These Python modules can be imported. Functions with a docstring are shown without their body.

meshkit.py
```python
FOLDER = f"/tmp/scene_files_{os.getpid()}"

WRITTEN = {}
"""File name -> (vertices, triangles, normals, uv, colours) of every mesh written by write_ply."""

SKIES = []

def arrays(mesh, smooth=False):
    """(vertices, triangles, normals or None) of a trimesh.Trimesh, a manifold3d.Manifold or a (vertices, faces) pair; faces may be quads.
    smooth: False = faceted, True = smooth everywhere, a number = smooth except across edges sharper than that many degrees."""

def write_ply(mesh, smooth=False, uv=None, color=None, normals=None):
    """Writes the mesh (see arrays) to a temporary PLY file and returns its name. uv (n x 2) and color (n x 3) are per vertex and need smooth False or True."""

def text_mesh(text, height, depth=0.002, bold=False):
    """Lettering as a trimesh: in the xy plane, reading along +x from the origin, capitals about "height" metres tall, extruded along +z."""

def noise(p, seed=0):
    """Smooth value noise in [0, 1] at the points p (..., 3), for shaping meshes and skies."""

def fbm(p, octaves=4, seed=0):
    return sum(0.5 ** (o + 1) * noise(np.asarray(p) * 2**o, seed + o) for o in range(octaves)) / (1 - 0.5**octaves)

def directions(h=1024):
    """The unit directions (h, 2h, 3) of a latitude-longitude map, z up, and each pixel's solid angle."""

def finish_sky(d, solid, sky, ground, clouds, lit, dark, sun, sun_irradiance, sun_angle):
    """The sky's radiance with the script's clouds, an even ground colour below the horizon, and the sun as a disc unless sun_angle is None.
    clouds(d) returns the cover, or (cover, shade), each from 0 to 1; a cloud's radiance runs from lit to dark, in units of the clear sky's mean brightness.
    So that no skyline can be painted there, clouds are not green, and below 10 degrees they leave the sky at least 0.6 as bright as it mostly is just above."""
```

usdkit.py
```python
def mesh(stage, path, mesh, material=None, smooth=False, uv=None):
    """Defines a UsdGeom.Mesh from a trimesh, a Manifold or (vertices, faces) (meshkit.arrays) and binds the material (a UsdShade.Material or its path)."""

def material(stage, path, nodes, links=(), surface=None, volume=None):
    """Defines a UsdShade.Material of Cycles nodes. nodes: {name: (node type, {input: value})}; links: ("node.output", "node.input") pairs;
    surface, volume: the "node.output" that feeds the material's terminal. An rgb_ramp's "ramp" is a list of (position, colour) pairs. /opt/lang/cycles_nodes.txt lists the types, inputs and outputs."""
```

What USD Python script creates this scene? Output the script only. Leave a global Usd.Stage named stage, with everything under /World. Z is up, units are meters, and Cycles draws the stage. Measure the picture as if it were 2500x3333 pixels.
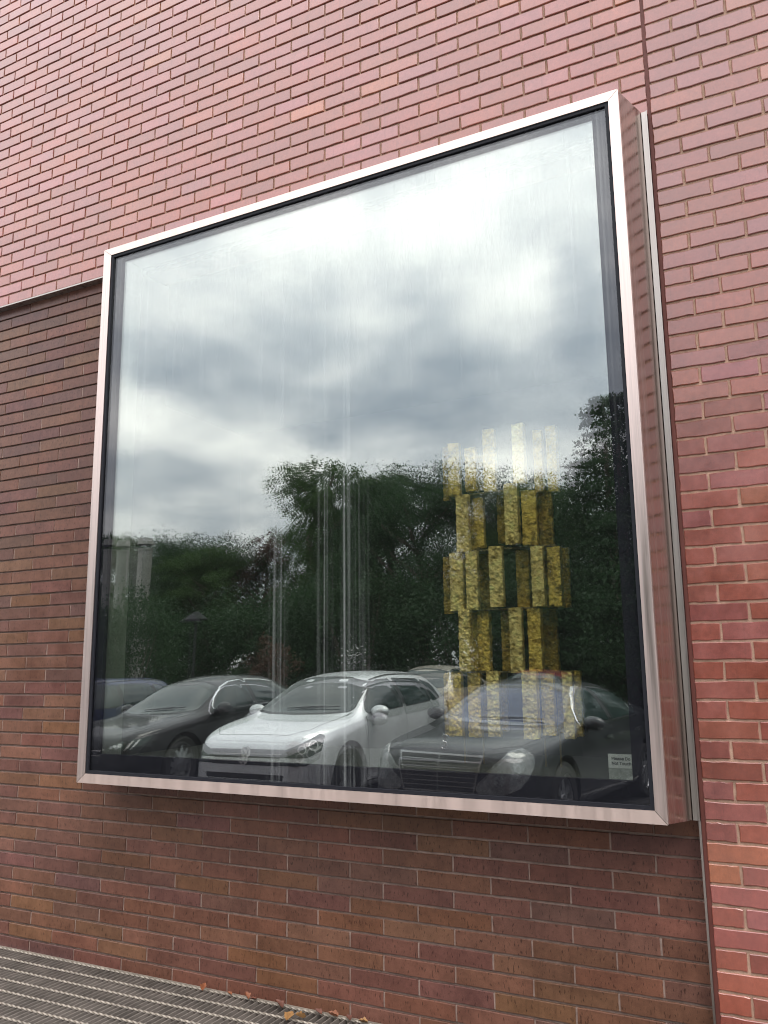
import math, random
import numpy as np, trimesh, manifold3d, shapely
from shapely.geometry import Polygon, Point, LineString, box as sbox
from shapely import affinity
from scipy.interpolate import PchipInterpolator
from scipy.spatial import Delaunay
import usdkit, meshkit
from pxr import Usd, UsdGeom, UsdLux, UsdShade, Gf, Sdf, Vt

stage = Usd.Stage.CreateInMemory()
UsdGeom.SetStageUpAxis(stage, 'Z')
UsdGeom.SetStageMetersPerUnit(stage, 1.0)
UsdGeom.Xform.Define(stage, '/World')
UsdGeom.Scope.Define(stage, '/World/Looks')

# ------------------------------------------------------------------ camera, sky, sun, exposure
CAM = np.array([0.41468, -3.20031, 1.38521])
FWD = np.array([-0.45042202, 0.87447351, 0.18004468])
RGT = np.array([0.88800262, 0.45970141, -0.01122374])
UPV = np.array([0.09258165, -0.15482473, 0.9835944])
FPX = 2733.19                                   # focal length in pixels of a 2500-wide frame
cam = UsdGeom.Camera.Define(stage, '/World/camera')
m = Gf.Matrix4d(*RGT, 0, *UPV, 0, *(-FWD), 0, *CAM, 1)
cam.AddTransformOp().Set(m)
cam.CreateFocalLengthAttr(28.0)
cam.CreateHorizontalApertureAttr(28.0 * 2500 / FPX)
cam.CreateVerticalApertureAttr(28.0 * 3333 / FPX)
cam.CreateClippingRangeAttr(Gf.Vec2f(0.05, 2000))
EXPOSURE = 1.13
cam.CreateExposureAttr(EXPOSURE)

SUN_EL, SUN_AZ = math.radians(62), math.atan2(0.75, -0.66)       # azimuth = atan2(x, y) of the direction towards the sun


def look(name, nodes, links=(), surface=None, volume=None):
    return usdkit.material(stage, '/World/Looks/' + name, nodes, links, surface, volume)


CLOUDS = [(-45.5, 16.2, 6.0, 2.6, .22), (-37, 14.6, 9, 1.7, .16), (-22.5, 29, 5.5, 3.2, .20), (-17.8, 25.5, 4.5, 2.6, .12), (-17.5, 13.4, 4.5, 2.4, .42), (-31, 29, 9, 3.4, .18), (-28, 24.5, 5, 1.6, .10),
          (-41, 20.2, 8.5, 2.7, -.27), (-21.5, 18.6, 8, 3.2, -.24), (-32, 22.4, 6, 2.2, -.12), (-44, 11.4, 8, 2.6, -.13), (-11.8, 23, 3.5, 5.5, -.16), (-30, 17.6, 7, 2.2, -.14), (-36, 7.5, 9, 3, -.08)]


def make_sky():
    # overcast: the clear sky almost wholly covered; cloud banks (azimuth, elevation, half sizes in degrees, amount) torn by noise, noise alone elsewhere
    nodes = {
        'tc': ('texture_coordinate', {}),
        'sep': ('separate_xyz', {}),
        'zc': ('math', {'math_type': 'maximum', 'value2': 0.0}),
        'za': ('math', {'math_type': 'add', 'value2': 0.22}),
        'dx': ('math', {'math_type': 'divide'}), 'dy': ('math', {'math_type': 'divide'}),
        'pl': ('combine_xyz', {'z': 3.7}),
        'n1': ('noise_texture', {'scale': 1.5, 'detail': 4.0, 'roughness': 0.46, 'distortion': 0.25}),
        'n2': ('noise_texture', {'scale': 4.6, 'detail': 4.0, 'roughness': 0.52}),
        'n3': ('noise_texture', {'scale': 9.0, 'detail': 4.0, 'roughness': 0.55}),
        'ny': ('math', {'math_type': 'multiply', 'value2': -1.0}),
        'az': ('math', {'math_type': 'arctan2'}), 'el': ('math', {'math_type': 'arcsine'}),
        'ae': ('combine_xyz', {}),
        'ds': ('vector_math', {'math_type': 'multiply_add', 'vector2': (0.16, 0.09, 0), 'vector3': (-0.08, -0.045, 0)}),
        'av': ('vector_math', {'math_type': 'add'}),
        'mixn': ('mix_float', {'fac': 0.48}),
        'base': ('map_range', {'from_min': 0.3, 'from_max': 0.7, 'to_min': 0.27, 'to_max': 0.75}),
        'ramp': ('rgb_ramp', {'ramp': [(0.0, (1.85, 2.15, 2.5)), (0.25, (2.15, 2.45, 2.8)), (0.45, (3.35, 3.6, 3.85)), (0.62, (5.0, 5.15, 5.2)), (0.8, (6.6, 6.65, 6.5)), (1.0, (8.4, 8.4, 8.1))]}),
        'zg': ('map_range', {'from_min': 0.1, 'from_max': 0.75, 'to_min': 0.82, 'to_max': 2.0, 'clamp': True}),
        'zm': ('mix_color', {'blend_type': 'multiply', 'fac': 1.0, 'use_clamp': False}),
        'sky': ('sky_texture', {'sky_type': 'single_scattering', 'sun_disc': False, 'sun_elevation': SUN_EL, 'sun_rotation': SUN_AZ}),
        'mixc': ('mix_color', {'fac': 0.95, 'use_clamp': False}),
        'bg': ('background_shader', {'strength': 0.15}),
    }
    links = [('tc.generated', 'sep.vector'), ('sep.z', 'zc.value1'), ('zc.value', 'za.value1'),
             ('sep.x', 'dx.value1'), ('za.value', 'dx.value2'), ('sep.y', 'dy.value1'), ('za.value', 'dy.value2'),
             ('dx.value', 'pl.x'), ('dy.value', 'pl.y'), ('pl.vector', 'n1.vector'), ('pl.vector', 'n2.vector'),
             ('n1.fac', 'mixn.a'), ('n2.fac', 'mixn.b'), ('mixn.result', 'base.value'),
             ('sep.y', 'ny.value1'), ('sep.x', 'az.value1'), ('ny.value', 'az.value2'), ('sep.z', 'el.value1'), ('az.value', 'ae.x'), ('el.value', 'ae.y'),
             ('ae.vector', 'n3.vector'), ('n3.color', 'ds.vector1'), ('ae.vector', 'av.vector1'), ('ds.vector', 'av.vector2')]
    acc = 'base.result'
    for i, (a, e, ra, re, k) in enumerate(CLOUDS):
        sx, sy = 1 / math.radians(ra * 1.25), 1 / math.radians(re * 1.35)
        nodes[f'm{i}'] = ('mapping', {'scale': (sx, sy, 0), 'location': (-math.radians(a) * sx, -math.radians(e) * sy, 0)})
        nodes[f'l{i}'] = ('vector_math', {'math_type': 'length'})
        nodes[f'r{i}'] = ('map_range', {'range_type': 'smootherstep', 'from_min': 1.0, 'from_max': 0.0, 'to_min': 0.0, 'to_max': k})
        nodes[f'a{i}'] = ('math', {'math_type': 'add'})
        links += [('av.vector', f'm{i}.vector'), (f'm{i}.vector', f'l{i}.vector1'), (f'l{i}.value', f'r{i}.value'), (acc, f'a{i}.value1'), (f'r{i}.result', f'a{i}.value2')]
        acc = f'a{i}.value'
    links += [(acc, 'ramp.fac'), ('sep.z', 'zg.value'), ('ramp.color', 'zm.a'), ('zg.result', 'zm.b'), ('sky.color', 'mixc.a'), ('zm.result', 'mixc.b'), ('mixc.result', 'bg.color')]
    return look('overcast_sky', nodes, links, surface='bg.background')


sky = UsdLux.DomeLight.Define(stage, '/World/sky')
sky.CreateIntensityAttr(1.0)
UsdShade.MaterialBindingAPI.Apply(sky.GetPrim()).Bind(make_sky())
sky.GetPrim().SetCustomDataByKey('kind', 'structure')
sun = UsdLux.DistantLight.Define(stage, '/World/sun')
sun.CreateIntensityAttr(0.25)
sun.CreateAngleAttr(25.0)
sun.GetPrim().CreateAttribute('inputs:normalize', Sdf.ValueTypeNames.Bool).Set(True)
sun.CreateColorAttr(Gf.Vec3f(1.0, 0.96, 0.9))
_sd = np.array([math.sin(SUN_AZ) * math.cos(SUN_EL), math.cos(SUN_AZ) * math.cos(SUN_EL), math.sin(SUN_EL)])
_r = np.cross([0, 0, 1.0], _sd); _r /= np.linalg.norm(_r); _u = np.cross(_sd, _r)
sun.AddTransformOp().Set(Gf.Matrix4d(*_r, 0, *_u, 0, *_sd, 0, 0, 0, 0, 1))

# ------------------------------------------------------------------ helpers
_used = {}


def numbered(parent, name):
    k = (parent, name)
    n = _used.get(k, -1) + 1
    _used[k] = n
    return f'{parent}/{name}' if n == 0 else f'{parent}/{name}_{n:03d}'


def tag(prim, label=None, cat=None, group=None, kind=None):
    for k, v in (('label', label), ('category', cat), ('group', group), ('kind', kind)):
        if v:
            prim.SetCustomDataByKey(k, v)
    return prim


def thing(name, label, cat, loc=(0, 0, 0), rotz=0.0, group=None, scale=None, kind=None):
    x = UsdGeom.Xform.Define(stage, numbered('/World', name))
    x.AddTranslateOp().Set(Gf.Vec3d(*map(float, loc)))
    x.AddRotateZOp().Set(float(rotz))
    if scale is not None:
        x.AddScaleOp().Set(Gf.Vec3f(*map(float, scale)))
    tag(x.GetPrim(), label, cat, group, kind)
    return str(x.GetPath())


def tris(mesh):
    if hasattr(mesh, 'to_mesh'):
        mm = mesh.to_mesh()
        return trimesh.Trimesh(mm.vert_properties[:, :3], mm.tri_verts, process=False)
    if isinstance(mesh, (tuple, list)):
        v, f = np.asarray(mesh[0], float), np.asarray(mesh[1], int)
        if f.shape[1] == 4:
            f = np.vstack([f[:, [0, 1, 2]], f[:, [0, 2, 3]]])
        return trimesh.Trimesh(v, f, process=False)
    return mesh


def part(name, mesh, mat, parent='/World', smooth=False, label=None, kind=None, tone=None):
    path = numbered(parent, name)
    g = usdkit.mesh(stage, path, mesh, mat, smooth)
    if tone is not None:
        tone = np.asarray(tone, np.float32)
        if tone.ndim == 1:
            tone = np.tile(tone, (len(g.GetPointsAttr().Get()), 1))
        UsdGeom.PrimvarsAPI(g).CreatePrimvar('tone', Sdf.ValueTypeNames.Color3fArray, 'vertex').Set(Vt.Vec3fArray.FromNumpy(tone))
    tag(g.GetPrim(), label=label, kind=kind)
    return path


def structure(name, mesh, mat, smooth=False, label=None):
    return part(name, mesh, mat, '/World', smooth, label=label, kind='structure')


def copy_thing(src, name, label, loc, rotz=0.0, scale=None):
    was = stage.GetPrimAtPath(src).GetCustomData()
    p = thing(name, label, was['category'], loc, rotz, was.get('group'), scale)
    prim = stage.GetPrimAtPath(p)
    prim.GetReferences().AddInternalReference(Sdf.Path(src))
    prim.SetInstanceable(True)
    return p


def box(x0, x1, y0, y1, z0, z1):
    b = trimesh.creation.box((x1 - x0, y1 - y0, z1 - z0))
    b.apply_translation(((x0 + x1) / 2, (y0 + y1) / 2, (z0 + z1) / 2))
    return b


def cbox(x0, x1, y0, y1, z0, z1, c=0.003):
    """Box with chamfered edges (hull of three inset boxes)."""
    pts = []
    for ax in range(3):
        e = [c, c, c]; e[ax] = 0
        for sx in (0, 1):
            for sy in (0, 1):
                for sz in (0, 1):
                    pts.append(((x1 - e[0]) if sx else (x0 + e[0]), (y1 - e[1]) if sy else (y0 + e[1]), (z1 - e[2]) if sz else (z0 + e[2])))
    return trimesh.convex.convex_hull(np.array(pts))


def cat(*ms):
    return trimesh.util.concatenate([tris(q) for q in ms])


def hexa(f, b):
    """Convex solid between a front quad f and a back quad b."""
    return trimesh.convex.convex_hull(np.array(list(f) + list(b), float))


def tube(path, radii, seg=8):
    path = np.asarray(path, float); n = len(path)
    radii = np.broadcast_to(radii, n)
    tang = np.gradient(path, axis=0); tang /= np.linalg.norm(tang, axis=1, keepdims=True) + 1e-12
    ref = np.array([0, 0, 1.0]) if abs(tang[0][2]) < 0.9 else np.array([1.0, 0, 0])
    vs = []
    for i in range(n):
        a = np.cross(tang[i], ref); a /= np.linalg.norm(a) + 1e-12; b = np.cross(tang[i], a)
        th = np.linspace(0, 2 * np.pi, seg, endpoint=False)
        vs.append(path[i] + radii[i] * (np.cos(th)[:, None] * a + np.sin(th)[:, None] * b))
    vs = np.vstack(vs + [path[:1], path[-1:]])
    f = []
    for i in range(n - 1):
        for j in range(seg):
            a, b = i * seg + j, i * seg + (j + 1) % seg
            f += [(a, b, b + seg), (a, b + seg, a + seg)]
    for j in range(seg):
        f.append((n * seg, (j + 1) % seg, j)); f.append((n * seg + 1, (n - 1) * seg + j, (n - 1) * seg + (j + 1) % seg))
    t = trimesh.Trimesh(vs, f, process=False)
    trimesh.repair.fix_normals(t)
    return t


def project(P):
    d = np.asarray(P, float) - CAM
    z = d @ FWD
    return np.stack([1250 + FPX * (d @ RGT) / z, 1666.5 - FPX * (d @ UPV) / z], -1)


# ------------------------------------------------------------------ materials
def plain(name, color, rough=0.5, metal=0.0, spec=0.5, coat=0.0, bump=None, var=None):
    """Principled with optional noise variation of colour (scale, amount) and bump (scale, strength, distance)."""
    nodes = {'p': ('principled_bsdf', {'base_color': color, 'roughness': rough, 'metallic': metal, 'specular_ior_level': spec, 'coat_weight': coat, 'coat_roughness': 0.04}),
             'g': ('geometry', {})}
    links = []
    if var:
        nodes['nv'] = ('noise_texture', {'scale': var[0], 'detail': 4.0, 'roughness': 0.6})
        lo = tuple(c * (1 - var[1]) for c in color); hi = tuple(min(1, c * (1 + var[1])) for c in color)
        nodes['rv'] = ('rgb_ramp', {'ramp': [(0.3, lo), (0.7, hi)]})
        links += [('g.position', 'nv.vector'), ('nv.fac', 'rv.fac'), ('rv.color', 'p.base_color')]
    if bump:
        nodes['nb'] = ('noise_texture', {'scale': bump[0], 'detail': 4.0, 'roughness': 0.6})
        nodes['b'] = ('bump', {'strength': bump[1], 'distance': bump[2]})
        links += [('g.position', 'nb.vector'), ('nb.fac', 'b.height'), ('b.normal', 'p.normal')]
    return look(name, nodes, links, surface='p.BSDF')


def brick_look(name, speck, rough0, rough1, spec, coat=0.0, ior=1.5):
    """Tone comes from each brick's own primvar; smudges, pits, specks and grain on top."""
    nodes = {
        'g': ('geometry', {}), 'at': ('attribute', {'attribute': 'tone'}),
        'big': ('noise_texture', {'scale': 7.0, 'detail': 4.0, 'roughness': 0.6}),
        'mid': ('noise_texture', {'scale': 38.0, 'detail': 4.0, 'roughness': 0.65}),
        'fine': ('noise_texture', {'scale': 330.0, 'detail': 3.0, 'roughness': 0.7}),
        'st': ('mapping', {'scale': (1.0, 1.0, 0.3)}),
        'spk': ('noise_texture', {'scale': 150.0, 'detail': 2.0, 'roughness': 0.5}),
        'wide': ('noise_texture', {'scale': 1.7, 'detail': 5.0, 'roughness': 0.62}), 'v0': ('rgb_ramp', {'ramp': [(0.32, (0.86, 0.855, 0.86)), (0.5, (1, 1, 1)), (0.68, (1.09, 1.08, 1.08))]}), 'm0': ('mix_color', {'blend_type': 'multiply', 'fac': 1.0, 'use_clamp': False}),
        'ra': ('math', {'math_type': 'multiply_add', 'value2': 0.22, 'value3': -0.11}), 'rs': ('math', {'math_type': 'add'}),
        'drp': ('mapping', {'scale': (46.0, 46.0, 1.6)}), 'dn': ('noise_texture', {'scale': 1.0, 'detail': 3.0}), 'v5': ('rgb_ramp', {'ramp': [(0.0, (0.72, 0.70, 0.70)), (0.30, (0.80, 0.79, 0.79)), (0.40, (1, 1, 1)), (1, (1, 1, 1))]}), 'm5': ('mix_color', {'blend_type': 'multiply', 'fac': 0.8, 'use_clamp': False}),
        'v1': ('rgb_ramp', {'ramp': [(0.3, (0.80, 0.80, 0.82)), (0.5, (1, 1, 1)), (0.7, (1.15, 1.12, 1.1))]}),
        'v2': ('rgb_ramp', {'ramp': [(0.3, (0.84, 0.83, 0.84)), (0.7, (1.14, 1.14, 1.14))]}),
        'v3': ('rgb_ramp', {'ramp': [(0.35, (0.86, 0.86, 0.86)), (0.65, (1.12, 1.12, 1.12))]}),
        'v4': ('rgb_ramp', {'ramp': [(0.0, (1 - speck,) * 3), (0.33, (1 - speck,) * 3), (0.39, (1, 1, 1)), (1, (1, 1, 1))]}),
        'm1': ('mix_color', {'blend_type': 'multiply', 'fac': 1.0, 'use_clamp': False}), 'm2': ('mix_color', {'blend_type': 'multiply', 'fac': 1.0, 'use_clamp': False}),
        'm3': ('mix_color', {'blend_type': 'multiply', 'fac': 1.0, 'use_clamp': False}), 'm4': ('mix_color', {'blend_type': 'multiply', 'fac': 1.0, 'use_clamp': False}),
        'rr': ('map_range', {'from_min': 0.35, 'from_max': 0.65, 'to_min': rough0, 'to_max': rough1}),
        'mb': ('mix_float', {'fac': 0.5}),
        'b': ('bump', {'strength': 0.4, 'distance': 0.0018}),
        'p': ('principled_bsdf', {'ior': ior, 'specular_ior_level': spec, 'specular_tint': (1.0, 0.72, 0.69), 'diffuse_roughness': 0.6, 'coat_weight': coat, 'coat_roughness': 0.24}),
    }
    links = [('g.position', 'big.vector'), ('g.position', 'mid.vector'), ('g.position', 'fine.vector'), ('g.position', 'st.vector'), ('st.vector', 'spk.vector'),
             ('big.fac', 'v1.fac'), ('mid.fac', 'v2.fac'), ('fine.fac', 'v3.fac'), ('spk.fac', 'v4.fac'),
             ('g.position', 'wide.vector'), ('wide.fac', 'v0.fac'), ('at.color', 'm0.a'), ('v0.color', 'm0.b'), ('g.position', 'drp.vector'), ('drp.vector', 'dn.vector'), ('dn.fac', 'v5.fac'), ('m0.result', 'm5.a'), ('v5.color', 'm5.b'), ('m5.result', 'm1.a'), ('v1.color', 'm1.b'), ('m1.result', 'm2.a'), ('v2.color', 'm2.b'), ('m2.result', 'm3.a'), ('v3.color', 'm3.b'),
             ('m3.result', 'm4.a'), ('v4.color', 'm4.b'), ('m4.result', 'p.base_color'),
             ('big.fac', 'rr.value'), ('wide.fac', 'ra.value1'), ('rr.result', 'rs.value1'), ('ra.value', 'rs.value2'), ('rs.value', 'p.roughness'),
             ('mid.fac', 'mb.a'), ('fine.fac', 'mb.b'), ('mb.result', 'b.height'), ('b.normal', 'p.normal')]
    return look(name, nodes, links, surface='p.BSDF')


M = {}
M['red_brick'] = brick_look('red_brick', 0.14, 0.17, 0.32, 1.0, 0.5, 1.75)
M['brown_brick'] = brick_look('brown_brick', 0.62, 0.20, 0.36, 0.48, 0.0)
M['tan_mortar'] = plain('tan_mortar', (0.44, 0.275, 0.20), 0.9, spec=0.2, bump=(260, 0.8, 0.004), var=(30, 0.22))
M['grey_mortar'] = plain('grey_mortar', (0.30, 0.21, 0.175), 0.92, spec=0.2, bump=(260, 0.8, 0.004), var=(30, 0.25))
M['sealant'] = plain('sealant', (0.115, 0.036, 0.028), 0.6, spec=0.25, bump=(40, 0.3, 0.004), var=(6, 0.15))
M['black_rubber'] = plain('black_rubber', (0.012, 0.012, 0.016), 0.6, spec=0.2, bump=(60, 0.3, 0.003))
M['black_metal'] = plain('black_metal', (0.006, 0.006, 0.010), 0.7, spec=0.06)


def steel(name, color, rough, axis, smear=0.93):
    sc = {'x': (1.5, 60, 420), 'z': (420, 60, 1.5)}[axis]
    nodes = {'g': ('geometry', {}), 'mp': ('mapping', {'scale': sc}), 'n': ('noise_texture', {'scale': 1.0, 'detail': 3.0}),
             'st': ('mapping', {'scale': (26, 26, 0.9)}), 'n2': ('noise_texture', {'scale': 1.0, 'detail': 4.0, 'roughness': 0.65}),
             'r': ('map_range', {'from_min': 0.3, 'from_max': 0.7, 'to_min': rough - 0.06, 'to_max': rough + 0.12}),
             'c': ('rgb_ramp', {'ramp': [(0.33, tuple(x * smear for x in color)), (0.62, color)]}),
             'b': ('bump', {'strength': 0.12, 'distance': 0.001}),
             'p': ('principled_bsdf', {'metallic': 1.0})}
    links = [('g.position', 'mp.vector'), ('mp.vector', 'n.vector'), ('g.position', 'st.vector'), ('st.vector', 'n2.vector'), ('n2.fac', 'r.value'), ('r.result', 'p.roughness'),
             ('n2.fac', 'c.fac'), ('c.color', 'p.base_color'), ('n.fac', 'b.height'), ('b.normal', 'p.normal')]
    return look(name, nodes, links, surface='p.BSDF')


M['steel_h'] = steel('steel_h', (0.73, 0.565, 0.505), 0.42, 'x', 0.975)
M['steel_v'] = steel('steel_v', (0.68, 0.535, 0.49), 0.32, 'z')
M['steel_side'] = steel('steel_side', (0.46, 0.385, 0.35), 0.17, 'z', 0.98)
M['steel_strip'] = steel('steel_strip', (0.42, 0.37, 0.34), 0.3, 'z')


BANDS = (1.36, 1.67)                                    # run-off streaks hang below these points of the frame


def pane_look(name, r0, tint, through, dirt):
    """Window pane face: a mirror part that grows at glancing angles over clear glass, plus run-off streaks of dirt that scatter light."""
    nodes = {
        'lw': ('layer_weight', {'blend': 0.5}), 'pw': ('math', {'math_type': 'power', 'value2': 5.0}),
        'mr': ('map_range', {'from_min': 0.0, 'from_max': 1.0, 'to_min': r0, 'to_max': 1.0}),
        'tr': ('transparent_bsdf', {'color': through}), 'gl': ('glossy_bsdf', {'color': tint, 'roughness': 0.0}),
        'mix': ('mix_closure', {}),
    }
    links = [('lw.facing', 'pw.value1'), ('pw.value', 'mr.value'), ('mr.result', 'mix.fac'), ('tr.BSDF', 'mix.closure1'), ('gl.BSDF', 'mix.closure2')]
    out = 'mix.closure'
    if dirt:
        nodes.update({
            'g': ('geometry', {}), 'sp': ('separate_xyz', {}),
            'm1': ('mapping', {'scale': (120, 0, 0.25)}), 's1': ('noise_texture', {'scale': 1.0, 'detail': 3.0, 'roughness': 0.6}),
            'b1': ('math', {'math_type': 'add', 'value2': BANDS[0]}), 'b2': ('math', {'math_type': 'absolute'}), 'b3': ('math', {'math_type': 'add', 'value2': BANDS[1]}), 'b4': ('math', {'math_type': 'absolute'}), 'r3': ('map_range', {'range_type': 'smoothstep', 'from_min': 0.06, 'from_max': 0.01, 'to_min': 0.0, 'to_max': 0.8}), 'mm': ('math', {'math_type': 'maximum'}),
            'r1': ('map_range', {'from_min': 0.52, 'from_max': 0.72, 'to_min': 0.0, 'to_max': 1.0, 'clamp': True}),
            'r2': ('map_range', {'range_type': 'smoothstep', 'from_min': 0.16, 'from_max': 0.05, 'to_min': 0.0, 'to_max': 1.0}),
            'top': ('map_range', {'from_min': 2.1, 'from_max': 3.5, 'to_min': 0.0, 'to_max': 0.85, 'clamp': True}),
            'mx': ('math', {'math_type': 'maximum'}), 'ml': ('math', {'math_type': 'multiply'}),
            'k': ('math', {'math_type': 'multiply_add', 'value2': dirt, 'value3': 0.0015}),
            'df': ('diffuse_bsdf', {'color': (0.75, 0.76, 0.74)}), 'tl': ('translucent_bsdf', {'color': (0.5, 0.5, 0.5)}),
            'dm': ('mix_closure', {'fac': 0.3}), 'mix2': ('mix_closure', {})})
        links += [('g.position', 'm1.vector'), ('m1.vector', 's1.vector'), ('g.position', 'sp.vector'), ('sp.x', 'b1.value1'), ('b1.value', 'b2.value1'), ('b2.value', 'r2.value'), ('sp.x', 'b3.value1'), ('b3.value', 'b4.value1'), ('b4.value', 'r3.value'), ('r2.result', 'mm.value1'), ('r3.result', 'mm.value2'),
                  ('s1.fac', 'r1.value'), ('sp.z', 'top.value'), ('mm.value', 'mx.value1'), ('top.result', 'mx.value2'),
                  ('r1.result', 'ml.value1'), ('mx.value', 'ml.value2'), ('ml.value', 'k.value1'), ('df.BSDF', 'dm.closure1'), ('tl.BSDF', 'dm.closure2'),
                  ('k.value', 'mix2.fac'), ('mix.closure', 'mix2.closure1'), ('dm.closure', 'mix2.closure2')]
        out = 'mix2.closure'
    return look(name, nodes, links, surface=out)


M['outer_glass'] = pane_look('outer_glass', 0.06, (1, 0.97, 1.0), (0.98, 0.98, 0.97), 0.075)
M['inner_glass'] = pane_look('inner_glass', 0.23, (0.95, 1.0, 0.985), (0.97, 0.97, 0.95), 0)
M['liner'] = plain('liner', (0.20, 0.23, 0.20), 0.7, spec=0.15)
M['sill'] = plain('sill', (0.075, 0.085, 0.078), 0.6, spec=0.15)
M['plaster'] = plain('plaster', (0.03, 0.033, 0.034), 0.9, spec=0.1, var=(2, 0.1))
M['card_white'] = plain('card_white', (0.86, 0.9, 0.87), 0.6)
M['card_grey'] = plain('card_grey', (0.42, 0.46, 0.43), 0.5, var=(60, 0.25))
M['ink'] = plain('ink', (0.02, 0.03, 0.03), 0.7)


def brass(name, c0, c1):
    nodes = {'g': ('geometry', {}), 'n': ('noise_texture', {'scale': 26.0, 'detail': 5.0, 'roughness': 0.6}), 'v': ('voronoi_texture', {'scale': 62.0, 'feature': 'smooth_f1', 'smoothness': 0.4}),
             'n2': ('noise_texture', {'scale': 95.0, 'detail': 3.0, 'roughness': 0.6}),
             'c': ('rgb_ramp', {'ramp': [(0.34, c0), (0.52, c1), (0.75, tuple(min(1, x * 1.2) for x in c1))]}),
             'mb': ('mix_float', {'fac': 0.55}),
             'b': ('bump', {'strength': 1.0, 'distance': 0.026}),
             'p': ('principled_bsdf', {'metallic': 0.7, 'roughness': 0.3})}
    links = [('g.position', 'n.vector'), ('g.position', 'v.vector'), ('g.position', 'n2.vector'), ('n.fac', 'c.fac'), ('c.color', 'p.base_color'),
             ('v.distance', 'mb.a'), ('n2.fac', 'mb.b'), ('mb.result', 'b.height'), ('b.normal', 'p.normal')]
    return look(name, nodes, links, surface='p.BSDF')


M['brass0'] = brass('brass_dark', (0.13, 0.085, 0.016), (0.50, 0.34, 0.06))
M['brass1'] = brass('brass_mid', (0.30, 0.20, 0.035), (0.90, 0.66, 0.14))
M['brass2'] = brass('brass_pale', (0.48, 0.35, 0.09), (1.0, 0.80, 0.29))
M['bronze_rod'] = plain('bronze_rod', (0.25, 0.2, 0.1), 0.4, metal=0.8)
M['galv'] = plain('galvanised', (0.19, 0.16, 0.14), 0.55, metal=0.3, bump=(90, 0.3, 0.002), var=(9, 0.35))
M['galv_bright'] = plain('galvanised_rod', (0.30, 0.25, 0.205), 0.45, metal=0.35, bump=(90, 0.3, 0.002), var=(14, 0.3))
M['pit'] = plain('pit', (0.02, 0.017, 0.015), 0.95, var=(5, 0.4))
M['concrete'] = plain('concrete', (0.22, 0.205, 0.19), 0.9, bump=(120, 0.5, 0.003), var=(2.2, 0.18))
M['asphalt'] = plain('asphalt', (0.05, 0.05, 0.052), 0.9, bump=(150, 0.8, 0.006), var=(1.2, 0.25))
M['stall_paint'] = plain('stall_paint', (0.72, 0.72, 0.7), 0.8, var=(9, 0.2))
M['lawn'] = plain('lawn', (0.045, 0.07, 0.025), 0.95, bump=(40, 1.0, 0.03), var=(0.8, 0.3))

# ------------------------------------------------------------------ brick walls
COURSE = 0.0677
TOPZ = 4.03                                              # course lines lie at TOPZ - k * COURSE


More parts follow.
